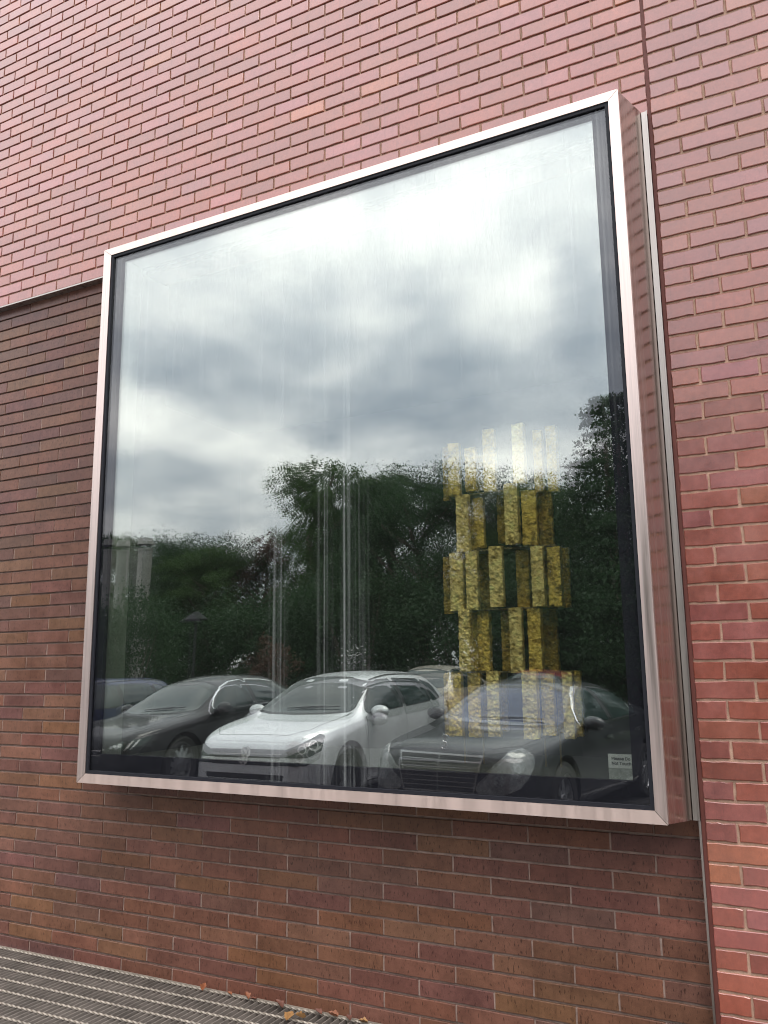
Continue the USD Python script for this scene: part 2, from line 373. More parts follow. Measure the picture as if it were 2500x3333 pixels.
def brick_mesh(x0, x1, z0, z1, yf, depth, rng, c=0.0022, jit=0.0016, tilt=0.0035):
    """One brick face: chamfered front, slightly out of square, its face a hair out of plane."""
    j = lambda a: rng.uniform(-a, a)
    cx, cz = (x0 + x1) / 2, (z0 + z1) / 2
    push, tx, tz = rng.uniform(-0.0012, 0.0012), j(tilt), j(tilt * 2.2)
    ring = []
    n = 5
    xs = np.linspace(x0, x1, n + 1)
    for x in xs[:-1]: ring.append((x, z0))
    ring.append((x1, z0)); ring.append((x1, cz)); ring.append((x1, z1))
    for x in xs[::-1][1:]: ring.append((x, z1))
    ring.append((x0, cz))
    ring = np.array([(x + j(jit), z + j(jit)) for x, z in ring])
    ins = np.array([(x + (c if x < cx else -c) * (abs(x - cx) > 0.4 * (x1 - x0)), z + (c if z < cz - 1e-3 else -c if z > cz + 1e-3 else 0)) for x, z in ring])
    y = lambda p: yf + push + tx * (p[:, 0] - cx) + tz * (p[:, 1] - cz)
    N = len(ring)
    v = np.vstack([np.c_[ins[:, 0], y(ins), ins[:, 1]], np.c_[ring[:, 0], y(ring) + c, ring[:, 1]], np.c_[ring[:, 0], np.full(N, yf + depth), ring[:, 1]],
                   [[cx, yf + push, cz]]])
    f = []
    for i in range(N):
        k = (i + 1) % N
        f.append((3 * N, i, k))
        f += [(i, N + i, N + k), (i, N + k, k), (N + i, 2 * N + i, 2 * N + k), (N + i, 2 * N + k, N + k)]
    return trimesh.Trimesh(v, f, process=False)


def lay_wall(parent, bricks, mat, yf, depth, rng, palette, gain=1.0, limit=300, c=0.0022, jit=0.0013, tilt=0.0035):
    """Bricks of one wall: the largest in view (at most limit) each a part, those beyond in one stuff part."""
    info = []
    for (x0, x1, z0, z1) in bricks:
        p = project(np.array([(x0, yf, z0), (x1, yf, z0), (x1, yf, z1), (x0, yf, z1)]))
        inside = (p[:, 0].max() > 0) and (p[:, 0].min() < 2500) and (p[:, 1].max() > 0) and (p[:, 1].min() < 3333)
        a = abs(np.cross(p[2] - p[0], p[3] - p[1])) if False else abs((p[2] - p[0])[0] * (p[3] - p[1])[1] - (p[2] - p[0])[1] * (p[3] - p[1])[0])
        info.append((inside, a))
    order = sorted(range(len(bricks)), key=lambda i: (not info[i][0], -info[i][1]))
    w = [q for _, q in palette]
    rest, rest_t, n = [], [], 0
    for i in order:
        x0, x1, z0, z1 = bricks[i]
        mesh = brick_mesh(x0, x1, z0, z1, yf, depth, rng, c, jit, tilt)
        t = np.array(rng.choices([q for q, _ in palette], w)[0])
        t = t * rng.uniform(0.82, 1.06) * gain * np.array([rng.uniform(0.99, 1.05), rng.uniform(0.93, 1.03), rng.uniform(0.82, 0.98)])
        if info[i][0] and n < limit:
            part('brick', mesh, mat, parent, tone=t); n += 1
        else:
            rest.append(mesh); rest_t.append(np.tile(t, (len(mesh.vertices), 1)))
    if rest:
        part('brick_field', cat(*rest), mat, parent, kind='stuff', tone=np.vstack(rest_t))


RED = [((0.320, 0.084, 0.056), 5), ((0.290, 0.080, 0.062), 4), ((0.315, 0.09, 0.078), 4), ((0.35, 0.105, 0.066), 1.6), ((0.245, 0.064, 0.044), 2.3), ((0.42, 0.140, 0.072), 0.3), ((0.335, 0.105, 0.105), 3)]
BROWN = [((0.142, 0.070, 0.049), 5), ((0.130, 0.062, 0.049), 4), ((0.148, 0.077, 0.048), 3), ((0.160, 0.083, 0.047), 0.9), ((0.118, 0.064, 0.051), 1.2), ((0.148, 0.068, 0.047), 2)]

# upper red wall, left of the joint
rng = random.Random(11)
JX = -0.0175                                            # left lip of the vertical joint
LED = TOPZ - 7 * COURSE                                # underside of the red wall: 3.556
upper = thing('brick_wall', 'upper red brick wall above and left of the window, resting on a thin metal ledge', 'wall')
part('mortar_bed', box(-6.2, JX - 0.001, 0.0075, 0.034, LED + 0.001, 7.6), M['tan_mortar'], upper)
part('backing', box(-6.2, JX - 0.001, 0.036, 0.20, LED + 0.002, 7.6), M['tan_mortar'], upper)
bl = []
for k in range(-52, 7):
    z1, z0 = TOPZ - k * COURSE - 0.0048, TOPZ - (k + 1) * COURSE + 0.0048
    xr = JX - 0.001
    half = (k % 2 == 0)
    while xr > -6.1:
        w = 0.0965 if half else 0.1935
        half = False
        bl.append((xr - w, xr, z0, z1)); xr -= w + 0.0095
lay_wall(upper, bl, M['red_brick'], 0.0, 0.02, rng, RED, 0.86)
part('ledge', cat(box(-6.2, -2.79, -0.007, 0.040, LED - 0.0085, LED - 0.0005), box(-2.79, JX - 0.002, -0.004, 0.04, LED - 0.0075, LED - 0.001)), M['steel_strip'], upper, label='thin pale metal ledge under the red bricks')

# red wall right of the joint
rng = random.Random(12)
SX = -0.003
rightw = thing('brick_wall', 'narrow red brick wall right of the dark sealed joint beside the window', 'wall')
part('mortar_bed', box(SX, 2.4, 0.0060, 0.034, -0.4, 7.6), M['tan_mortar'], rightw)
part('backing', box(SX, 2.4, 0.036, 0.20, -0.4, 7.6), M['tan_mortar'], rightw)
bl = []
for k in range(-52, 65):
    z1, z0 = TOPZ - k * COURSE - 0.0048, TOPZ - (k + 1) * COURSE + 0.0048
    xl = SX
    half = (k % 2 == 1)
    while xl < 2.3:
        w = 0.0965 if half else 0.1935
        half = False
        bl.append((xl, xl + w, z0, z1)); xl += w + 0.0095
lay_wall(rightw, bl, M['red_brick'], 0.0, 0.02, rng, RED, 0.70, jit=0.0017)
part('joint_sealant', box(JX, SX, 0.0035, 0.03, -0.4, 7.6), M['sealant'], rightw, label='dark red sealant strip down the vertical joint')

# lower brown wall, set back behind the red one
rng = random.Random(13)
BY = 0.040
BX = -0.0255
BL = 0.3125
lower = thing('brick_wall', 'lower brown wall of long rough bricks behind and below the window', 'wall')
OX0, OX1, OZ0, OZ1 = -2.745, -0.145, 0.93, 3.52           # opening for the window


def with_hole(x0, x1, y0, y1, z0, z1):
    return cat(box(x0, OX0, y0, y1, z0, z1), box(OX1, x1, y0, y1, z0, z1), box(OX0, OX1, y0, y1, z0, OZ0), box(OX0, OX1, y0, y1, OZ1, z1))


part('mortar_bed', with_hole(-6.2, BX, BY + 0.011, BY + 0.03, -0.4, LED - 0.001), M['grey_mortar'], lower)
part('backing', with_hole(-6.2, BX, BY + 0.032, BY + 0.16, -0.4, LED - 0.0012), M['grey_mortar'], lower)
bl, fill = [], []
for k in range(7, 65):
    z1, z0 = TOPZ - k * COURSE - 0.0050, TOPZ - (k + 1) * COURSE + 0.0050
    x = -0.186 + (0.0 if k % 2 else BL / 2)
    j = x - 0.05 * (0 if k % 2 else 0)
    js = [BX] + [q for q in (x - i * BL for i in range(-1, 22)) if q < BX - 0.02]
    for a, b in zip(js[:-1], js[1:]):
        x1, x0 = (a - 0.0035 if a < BX else a), b + 0.0035
        if z1 > OZ0 + 0.01 and z0 < OZ1 - 0.01:            # clip at the window opening
            if x0 < OX0 < x1: x1 = OX0
            elif x0 < OX1 < x1: x0 = OX1
            elif OX0 <= x0 and x1 <= OX1: continue
            if x1 - x0 < 0.02: continue
        bl.append((x0, x1, z0, z1))
        if b > -5.5 and not (z1 > OZ0 + 0.01 and z0 < OZ1 - 0.01 and OX0 - 0.01 < b < OX1 + 0.01):
            fill.append(box(b - 0.006, b + 0.006, BY + 0.0028 + rng.uniform(0, 0.002), BY + 0.012, z0 + 0.001, z1 - 0.001))
lay_wall(lower, bl, M['brown_brick'], BY, 0.02, rng, [((r * 1.03, g * 0.98, b * 1.02), w) for (r, g, b), w in BROWN], c=0.0016, jit=0.0009)
part('head_joints', cat(*fill), M['grey_mortar'], lower, kind='stuff')

# metal return between brown wall and joint
trim = thing('metal_trim', 'narrow metal strip running down between brown wall and red sealed joint', 'trim')
part('return_plate', box(BX + 0.0005, JX - 0.0005, -0.008, BY + 0.05, -0.4, 0.846), M['steel_strip'], trim)

# ------------------------------------------------------------------ display window
win = thing('display_window', 'large steel framed display window standing proud of the brick wall', 'window')
FX0, FX1, FZ0, FZ1, FY = -2.804, -0.097, 0.855, 3.584, -0.180
IX0, IX1, IZ0, IZ1 = -2.752, -0.137, 0.898, 3.545
BXR, BXL, BZ0, BZ1, BYB = -0.0415, -2.80, 0.848, 3.572, -0.004
DEP = 0.022


def rail(o0, o1, i0, i1):
    """Mitred front rail: outer edge o0-o1, inner edge i0-i1, in (x, z)."""
    f = [(o0[0], FY, o0[1]), (o1[0], FY, o1[1]), (i1[0], FY, i1[1]), (i0[0], FY, i0[1])]
    b = [(p[0], FY + DEP, p[2]) for p in f]
    return hexa(f, b)


g_ = 0.0012
part('frame_rail', rail((FX0 + g_, FZ1), (FX1 - g_, FZ1), (IX1 - g_, IZ1), (IX0 + g_, IZ1)), M['steel_h'], win, label='pale top rail with run-off marks')
part('frame_rail', rail((FX0 + g_, FZ0), (FX1 - g_, FZ0), (IX1 - g_, IZ0), (IX0 + g_, IZ0)), M['steel_h'], win)
part('frame_rail', rail((FX0, FZ0 + g_), (FX0, FZ1 - g_), (IX0, IZ1 - g_), (IX0, IZ0 + g_)), M['steel_v'], win)
part('frame_rail', rail((FX1, FZ0 + g_), (FX1, FZ1 - g_), (IX1, IZ1 - g_), (IX1, IZ0 + g_)), M['steel_v'], win)
t_ = 0.004
y0 = FY + DEP + 0.0004


def side(ax, az, bx, bz, cx_, cz_, dx_, dz_, ex, ez):
    f = [(ax, y0, az), (bx, y0, bz), (bx + ex, y0, bz + ez), (ax + ex, y0, az + ez)]
    b = [(cx_, BYB, cz_), (dx_, BYB, dz_), (dx_ + ex, BYB, dz_ + ez), (cx_ + ex, BYB, cz_ + ez)]
    return hexa(f, b)


part('side_panel', side(FX1, FZ0, FX1, FZ1, BXR, BZ0, BXR, BZ1, -t_, 0), M['steel_side'], win, label='polished right side panel mirroring the red bricks')
part('side_panel', side(FX0, FZ0, FX0, FZ1, BXL, BZ0, BXL, BZ1, t_, 0), M['steel_side'], win)
part('top_panel', side(FX0 + t_, FZ1, FX1 - t_, FZ1, BXL + t_, BZ1, BXR - t_, BZ1, 0, -t_), M['steel_side'], win)
part('bottom_panel', side(FX0 + t_, FZ0, FX1 - t_, FZ0, BXL + t_, BZ0, BXR - t_, BZ0, 0, t_), M['steel_side'], win)
part('flange', cat(box(BXR + 0.0003, JX - 0.001, -0.0105, -0.0055, BZ0, BZ1 - 0.004), box(JX - 0.0040, JX - 0.0008, -0.016, -0.0107, BZ0, BZ1 - 0.004)), M['steel_strip'], win, label='narrow wall flange beside the joint')
gy0, gy1 = FY + 0.004, FY + 0.034


def ring(x0, x1, z0, z1, w, ya, yb, wt=None):
    wt = w if wt is None else wt
    return cat(box(x0, x1, ya, yb, z1 - wt, z1), box(x0, x1, ya, yb, z0, z0 + w), box(x0, x0 + w, ya, yb, z0 + w, z1 - wt), box(x1 - w, x1, ya, yb, z0 + w, z1 - wt))


part('gasket', ring(IX0 + 0.0005, IX1 - 0.0005, IZ0 + 0.0005, IZ1 - 0.0005, 0.014, gy0, FY + 0.0125), M['black_rubber'], win)
PY = FY + 0.013
part('outer_pane', box(IX0 + 0.002, IX1 - 0.002, PY, PY + 0.006, IZ0 + 0.002, IZ1 - 0.002), M['outer_glass'], win)
NX0, NX1, NZ0, NZ1 = -2.693, -0.207, 0.988, 3.512
part('spacer_frame', cat(box(IX0 + 0.001, IX1 - 0.001, PY + 0.008, PY + 0.03, NZ1, IZ1 - 0.001), box(IX0 + 0.001, IX1 - 0.001, PY + 0.008, PY + 0.03, IZ0 + 0.001, NZ0),
                     box(IX0 + 0.001, NX0, PY + 0.008, PY + 0.03, NZ0, NZ1), box(NX1, IX1 - 0.001, PY + 0.008, PY + 0.03, NZ0, NZ1)), M['black_metal'], win)


def bowed_pane(x0, x1, z0, z1, y, bow, th, n=28):
    s = np.linspace(-1, 1, n)
    S, T = np.meshgrid(s, s, indexing='ij')
    Y = y - bow * (1 - S ** 2) * (1 - T ** 2) + 0.0007 * (meshkit.noise(np.stack([S * 2.2 + 5, T * 2.2 + 9, S * 0 + 2], -1), 3) - 0.5)
    X = (x0 + x1) / 2 + S * (x1 - x0) / 2; Z = (z0 + z1) / 2 + T * (z1 - z0) / 2
    a = np.stack([X, Y, Z], -1).reshape(-1, 3); b = a + [0, th, 0]
    f = []
    for i in range(n - 1):
        for k in range(n - 1):
            p, q, r, t = i * n + k, (i + 1) * n + k, (i + 1) * n + k + 1, i * n + k + 1
            f += [(p, q, r), (p, r, t)]
    f = np.array(f); N = n * n
    return trimesh.Trimesh(np.vstack([a, b]), np.vstack([f, f[:, ::-1] + N]), process=False)


part('inner_pane', bowed_pane(NX0 + 0.0005, NX1 - 0.0005, NZ0 + 0.0005, NZ1 - 0.0005, PY + 0.021, 0.0055, 0.006), M['inner_glass'], win, smooth=True)
ly0, ly1 = PY + 0.031, 0.012
part('liner', box(NX0 - 0.03, NX0 - 0.022, ly0, ly1, NZ0 - 0.03, NZ1 + 0.03), M['liner'], win)
part('liner', box(NX1 + 0.022, NX1 + 0.03, ly0, ly1, NZ0 - 0.03, NZ1 + 0.03), M['liner'], win)
part('liner', box(NX0 - 0.03, NX1 + 0.03, ly0, ly1, NZ1 + 0.032, NZ1 + 0.04), M['liner'], win)
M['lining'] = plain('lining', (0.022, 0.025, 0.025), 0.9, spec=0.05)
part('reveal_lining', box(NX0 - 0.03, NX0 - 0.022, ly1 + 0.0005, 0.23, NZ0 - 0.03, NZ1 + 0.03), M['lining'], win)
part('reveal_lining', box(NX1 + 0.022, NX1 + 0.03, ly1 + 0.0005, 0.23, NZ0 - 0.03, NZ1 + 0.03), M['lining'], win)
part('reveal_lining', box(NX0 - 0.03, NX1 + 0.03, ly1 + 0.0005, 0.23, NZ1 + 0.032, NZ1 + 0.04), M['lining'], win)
SILL = 0.962
part('inner_sill', cbox(NX0 - 0.03, NX1 + 0.03, ly0, 0.80, SILL - 0.05, SILL, 0.004), M['sill'], win)

# the room behind the glass
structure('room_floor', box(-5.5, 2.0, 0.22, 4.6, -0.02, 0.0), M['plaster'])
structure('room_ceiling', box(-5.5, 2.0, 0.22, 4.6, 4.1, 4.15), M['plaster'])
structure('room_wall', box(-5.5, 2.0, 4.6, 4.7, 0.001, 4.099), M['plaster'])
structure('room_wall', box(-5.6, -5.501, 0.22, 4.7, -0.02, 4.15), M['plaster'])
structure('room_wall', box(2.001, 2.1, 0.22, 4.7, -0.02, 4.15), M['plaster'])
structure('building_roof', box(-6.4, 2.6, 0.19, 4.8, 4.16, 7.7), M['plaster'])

# ------------------------------------------------------------------ sculpture
PLATES = [(-1.117, -1.094, 1.081, 1.348, .34, 0), (-1.066, -1.006, 1.081, 1.35, .27, 1), (-.986, -.928, 1.076, 1.349, .3, 1), (-.976, -.942, 1.087, 1.338, .42, 0), (-.883, -.829, 1.085, 1.357, .26, 2),
          (-.881, -.841, 1.099, 1.345, .4, 0), (-.724, -.661, 1.08, 1.356, .25, 2), (-.656, -.604, 1.093, 1.347, .3, 1), (-.619, -.591, 1.097, 1.348, .4, 0), (-.56, -.518, 1.084, 1.354, .28, 2), (-.556, -.519, 1.082, 1.354, .42, 1),
          (-1.01, -.956, 1.356, 1.629, .27, 2), (-1.01, -.97, 1.359, 1.628, .4, 1), (-.941, -.886, 1.359, 1.622, .32, 1), (-.844, -.805, 1.35, 1.623, .36, 0), (-.772, -.718, 1.35, 1.623, .26, 2), (-.698, -.64, 1.354, 1.617, .28, 1), (-.673, -.598, 1.356, 1.625, .38, 0),
          (-1.116, -1.076, 1.615, 1.877, .36, 0), (-1.044, -.983, 1.622, 1.878, .27, 2), (-.968, -.914, 1.623, 1.883, .27, 2), (-.966, -.903, 1.626, 1.887, .4, 0), (-.854, -.794, 1.63, 1.896, .26, 2), (-.755, -.696, 1.63, 1.881, .33, 0),
          (-.668, -.614, 1.625, 1.883, .27, 2), (-.602, -.546, 1.623, 1.877, .29, 1), (-.66, -.636, 1.64, 1.89, .42, 0), (-.578, -.538, 1.623, 1.885, .4, 0),
          (-1.012, -.954, 1.882, 2.144, .28, 2), (-1.003, -.96, 1.908, 2.151, .4, 1), (-.944, -.899, 1.904, 2.133, .33, 1), (-.847, -.807, 1.923, 2.148, .37, 0), (-.775, -.714, 1.899, 2.169, .26, 2), (-.702, -.638, 1.892, 2.132, .28, 1), (-.685, -.657, 1.913, 2.149, .42, 0), (-.641, -.581, 1.889, 2.134, .33, 0),
          (-1.114, -1.082, 2.147, 2.407, .38, 0), (-1.043, -.99, 2.144, 2.391, .28, 1), (-.969, -.917, 2.161, 2.364, .3, 1), (-.962, -.919, 2.185, 2.353, .41, 0), (-.876, -.821, 2.149, 2.436, .29, 1), (-.725, -.672, 2.163, 2.431, .25, 2), (-.645, -.606, 2.128, 2.402, .3, 1), (-.592, -.547, 2.125, 2.42, .32, 1)]


def hammered(x0, x1, z0, z1, y, th, seed):
    """A hand-beaten brass box: dented faces, ragged ends."""
    nx, nz, ny = 7, 26, 4
    b = []
    xs, zs, ys = np.linspace(x0, x1, nx), np.linspace(z0, z1, nz), np.linspace(y, y + th, ny)

    def sheet(A, B, fn):
        U, V = np.meshgrid(A, B, indexing='ij')
        v = fn(U, V).reshape(-1, 3); n, mm = U.shape
        i, k = np.meshgrid(np.arange(n - 1), np.arange(mm - 1), indexing='ij'); p = (i * mm + k).ravel()
        return trimesh.Trimesh(v, np.vstack([np.c_[p, p + mm, p + mm + 1], np.c_[p, p + mm + 1, p + 1]]), process=False)
    b += [sheet(xs, zs, lambda U, V: np.stack([U, U * 0 + y, V], -1)), sheet(xs[::-1], zs, lambda U, V: np.stack([U, U * 0 + y + th, V], -1)),
          sheet(ys, zs, lambda U, V: np.stack([U * 0 + x1, U, V], -1)), sheet(ys[::-1], zs, lambda U, V: np.stack([U * 0 + x0, U, V], -1)),
          sheet(xs, ys, lambda U, V: np.stack([U, V, U * 0 + z1], -1)), sheet(xs[::-1], ys, lambda U, V: np.stack([U, V, U * 0 + z0], -1))]
    t = trimesh.util.concatenate(b); t.merge_vertices()
    p = t.vertices
    t.vertices = p + 0.0075 * (np.stack([meshkit.fbm(p * 60 + 7 * q, 3, seed + q) for q in range(3)], -1) - 0.5) * [1.0, 1.6, 1.4]
    return t


art = thing('brass_sculpture', 'tall tiered sculpture of hammered brass boxes on thin legs behind the glass', 'sculpture')
rng = random.Random(5)
for i, (x0, x1, z0, z1, y, tn) in enumerate(PLATES):
    th = 0.022 if tn == 0 else 0.032
    ms = hammered(x0, x1, z0, z1, y, th, 100 + i)
    c = ms.vertices.mean(0)
    ms.apply_transform(trimesh.transformations.rotation_matrix(math.radians(rng.uniform(-5, 5)), [0, 0, 1], [c[0], y, c[2]]))
    part('brass_box', ms, M['brass%d' % tn], art, smooth=40)
for z, xa, xb in ((1.352, -1.06, -0.56), (1.623, -1.06, -0.58), (1.888, -1.05, -0.57), (2.148, -1.05, -0.60)):
    part('tier_plate', cbox(xa, xb, 0.31, 0.44, z - 0.004, z + 0.004, 0.001), M['bronze_rod'], art)
for x in (-1.028, -0.94, -0.664, -0.599):
    part('leg', tube([(x, 0.35, SILL), (x, 0.35, 1.03), (x, 0.35, 1.12)], 0.0045, 8), M['bronze_rod'], art, smooth=True)

card = thing('notice_card', 'small white card lettered Please Do Not Touch on the window sill', 'sign', (-0.331, 0.03, SILL))
part('card_board', cbox(0, 0.094, 0, 0.004, 0.044, 0.094, 0.0008), M['card_white'], card)
part('card_stand', cbox(0, 0.097, 0.0005, 0.012, 0.0005, 0.0435, 0.0008), M['card_grey'], card)
for ln, z in (('Please Do', 0.073), ('Not Touch', 0.056)):
    tm = meshkit.text_mesh(ln, 0.0105, 0.0012, bold=True)
    tm.apply_transform(np.array([[1, 0, 0, 0.012], [0, 0, -1, -0.0002], [0, 1, 0, z], [0, 0, 0, 1.0]]))
    part('lettering', tm, M['ink'], card)

# ------------------------------------------------------------------ grating and ground
grate = thing('steel_grating', 'galvanised steel floor grating with twisted cross rods along the brown wall', 'grating')
GX0, GX1, GYA, GYB = -4.6, 1.2, -0.012, -1.25
n_bar = 0
xb = GX1
far_bars = []
while xb > GX0:
    b = box(xb - 0.0021, xb + 0.0021, GYB, GYA, -0.036, -0.0035)
    if -3.75 < xb < -1.05:
        part('bearing_bar', b, M['galv'], grate)
    else:
        far_bars.append(b)
    xb -= 0.0305
part('outer_bars', cat(*far_bars), M['galv'], grate, kind='stuff')


def twisted(x0, x1, y, z, r=0.0052, pitch=0.061, per=6):
    n = int((x1 - x0) / pitch * per)
    X = np.linspace(x0, x1, n)
    ang = (X - x0) / pitch * np.pi
    vs = []
    for a in range(4):
        th = ang + a * np.pi / 2
        vs.append(np.stack([X, y + r * np.cos(th), z + r * np.sin(th)], -1))
    v = np.stack(vs, 1).reshape(-1, 3)
    f = []
    for i in range(n - 1):
        for k in range(4):
            p, q = i * 4 + k, i * 4 + (k + 1) % 4
            f += [(p, q, q + 4), (p, q + 4, p + 4)]
    return trimesh.Trimesh(v, f, process=False)


for i in range(13):
    y = -0.020 - 0.0985 * i
    part('cross_rod', twisted(GX0, GX1, y, -0.003, 0.0045), M['galv_bright'], grate)
part('end_bar', box(GX0, GX1, GYA + 0.0005, GYA + 0.0055, -0.036, 0.001), M['galv_bright'], grate)
structure('areaway_pit', cat(box(GX0 - 0.3, GX1 + 0.3, -1.6, 0.04, -0.95, -0.9), box(GX0 - 0.3, GX1 + 0.3, -1.42, -1.40, -0.9, -0.03)), M['pit'])

# dry leaves lodged against the wall
def leaf_mesh(w, l, seed, curl):
    r = random.Random(seed)
    n = 9
    t = np.linspace(0, 1, n)
    half = w * 0.5 * np.sin(np.pi * t ** 0.8) * (0.75 + 0.45 * np.abs(np.sin(t * 9 + r.random())))
    half[0] = half[-1] = 0.0006
    v = []
    for i in range(n):
        for s in (-1, 0, 1):
            v.append((s * half[i], l * (t[i] - 0.4), curl * (s * s * half[i] * 1.3 + l * 0.5 * (t[i] - 0.5) ** 2) + r.uniform(-0.001, 0.001)))
    f = []
    for i in range(n - 1):
        for s in range(2):
            a = i * 3 + s
            f += [(a, a + 1, a + 4), (a, a + 4, a + 3)]
    v, f = np.array(v), np.array(f)
    return trimesh.Trimesh(np.vstack([v, v + [0, 0, -0.0006]]), np.vstack([f, f[:, ::-1] + len(v)]), process=False)


for i, c in enumerate([(0.20, 0.065, 0.026), (0.12, 0.04, 0.024), (0.26, 0.13, 0.045)]):
    M['leaf%d' % i] = plain('dry_leaf_%s' % 'abc'[i], c, 0.6, bump=(120, 0.5, 0.002), var=(60, 0.35))
# (x, y, length, turn, curl, colour, label)
LEAVES = [(-2.13, -0.035, .052, 20, .8, 0, 'small rust leaf standing upright, leftmost of the dry leaves at the wall'),
          (-1.99, -0.030, .035, 80, .6, 0, 'tiny rust leaf just right of the leftmost leaf'),
          (-1.90, -0.030, .050, 60, .9, 0, 'bright orange curled leaf on the grating edge'),
          (-1.86, -0.035, .045, 130, .5, 1, 'dull red leaf tucked beside the bright orange curled leaf'),
          (-1.72, -0.050, .062, 75, .7, 1, 'dark red pointed leaf lying over the cross rods'),
          (-1.62, -0.130, .075, 10, .6, 2, 'broad yellow tan leaf lying out on the grating'),
          (-1.575, -0.110, .06, 145, .9, 2, 'second tan leaf overlapping the broad yellow one'),
          (-1.54, -0.035, .055, 70, .6, 1, 'brown red leaf lodged at the wall behind the tan leaves'),
          (-1.47, -0.032, .060, 95, .8, 0, 'long rust leaf lying along the wall near the grating end'),
          (-1.40, -0.034, .050, 50, .7, 1, 'crumpled dark leaf beside the long rust leaf'),
          (-1.33, -0.036, .048, 110, .9, 2, 'rightmost pale dry leaf at the foot of the brown wall')]
for i, (x, y, l, turn, curl, ci, lab) in enumerate(LEAVES):
    l *= 0.8
    lf = leaf_mesh(l * 0.62, l, 40 + i, curl)
    lf.apply_transform(trimesh.transformations.rotation_matrix(math.radians(28 if i in (0, 2, 4, 6) else 12), [1, 0.3, 0]))
    lf.apply_transform(trimesh.transformations.rotation_matrix(math.radians(turn), [0, 0, 1]))
    lf.apply_translation((x, y, 0.004 - lf.bounds[0][2]))
    tag(stage.GetPrimAtPath(part('fallen_leaf', lf, M['leaf%d' % ci], smooth=60)), lab, 'leaf', 'dry leaves blown against the wall')

GZ = -0.27                                             # car park level
structure('pavement', box(-40, 40, -4.1, -1.42, -0.5, -0.02), M['concrete'])
structure('kerb', cbox(-40, 40, -4.25, -4.1005, -0.5, -0.12, 0.012), M['concrete'])
structure('car_park', box(-90, 90, -20.5, -4.2505, -0.5, GZ), M['asphalt'])
structure('lawn', box(-150, 150, -160, -20.501, -0.6, GZ + 0.02), M['lawn'])
paint = thing('stall_markings', 'white painted lines between the parking stalls', 'markings', kind='structure')
for i in range(-5, 4):
    part('stall_line', box(-4.26 + 2.76 * i - 0.05, -4.26 + 2.76 * i + 0.05, -9.8, -4.6, GZ + 0.0005, GZ + 0.004), M['stall_paint'], paint)

# ------------------------------------------------------------------ cars (parked facing the window, seen in its glass)
def paint_look(name, color, metal, rough=0.32):
    nodes = {'p': ('principled_bsdf', {'base_color': color, 'metallic': metal, 'roughness': rough, 'specular_ior_level': 0.2, 'coat_weight': 0.6, 'coat_roughness': 0.03}),
             'g': ('geometry', {}), 'n': ('noise_texture', {'scale': 900.0, 'detail': 1.0}), 'b': ('bump', {'strength': 0.04, 'distance': 0.001})}
    return look(name, nodes, [('g.position', 'n.vector'), ('n.fac', 'b.height'), ('b.normal', 'p.normal')], surface='p.BSDF')


M['silver'] = paint_look('silver_paint', (0.66, 0.67, 0.68), 0.6, 0.34)
M['black_paint'] = paint_look('black_paint', (0.006, 0.006, 0.007), 0.1, 0.4)
M['grey_paint'] = paint_look('grey_paint', (0.010, 0.011, 0.013), 0.2)
M['navy_paint'] = paint_look('navy_paint', (0.012, 0.017, 0.05), 0.3)
M['beige_paint'] = paint_look('beige_paint', (0.42, 0.38, 0.33), 0.4)
M['red_paint'] = paint_look('red_paint', (0.075, 0.012, 0.014), 0.2)
M['car_glass'] = plain('car_glass', (0.010, 0.016, 0.015), 0.02, spec=0.65)
M['blue_glass'] = plain('blue_glass', (0.04, 0.05, 0.085), 0.03, spec=0.6)
M['trim_black'] = plain('trim_black', (0.013, 0.013, 0.014), 0.5)
M['chrome'] = plain('chrome', (0.8, 0.8, 0.82), 0.12, metal=1.0)
M['lamp_dark'] = plain('lamp_dark', (0.022, 0.03, 0.026), 0.05, spec=0.6)
M['lamp_clear'] = plain('lamp_clear', (0.15, 0.155, 0.155), 0.12, metal=0.2, coat=0.6, var=(26, 0.45))
M['reflector'] = plain('reflector', (0.5, 0.5, 0.48), 0.3, metal=0.6)
M['lamp_glow'] = plain('lamp_glass', (0.24, 0.25, 0.25), 0.15, metal=0.4, var=(40, 0.6))
M['chrome_bar'] = plain('chrome_bar', (0.36, 0.36, 0.37), 0.25, metal=1.0)
M['tyre'] = plain('tyre', (0.02, 0.02, 0.021), 0.8)
M['alloy'] = plain('alloy', (0.42, 0.43, 0.44), 0.3, metal=0.9)


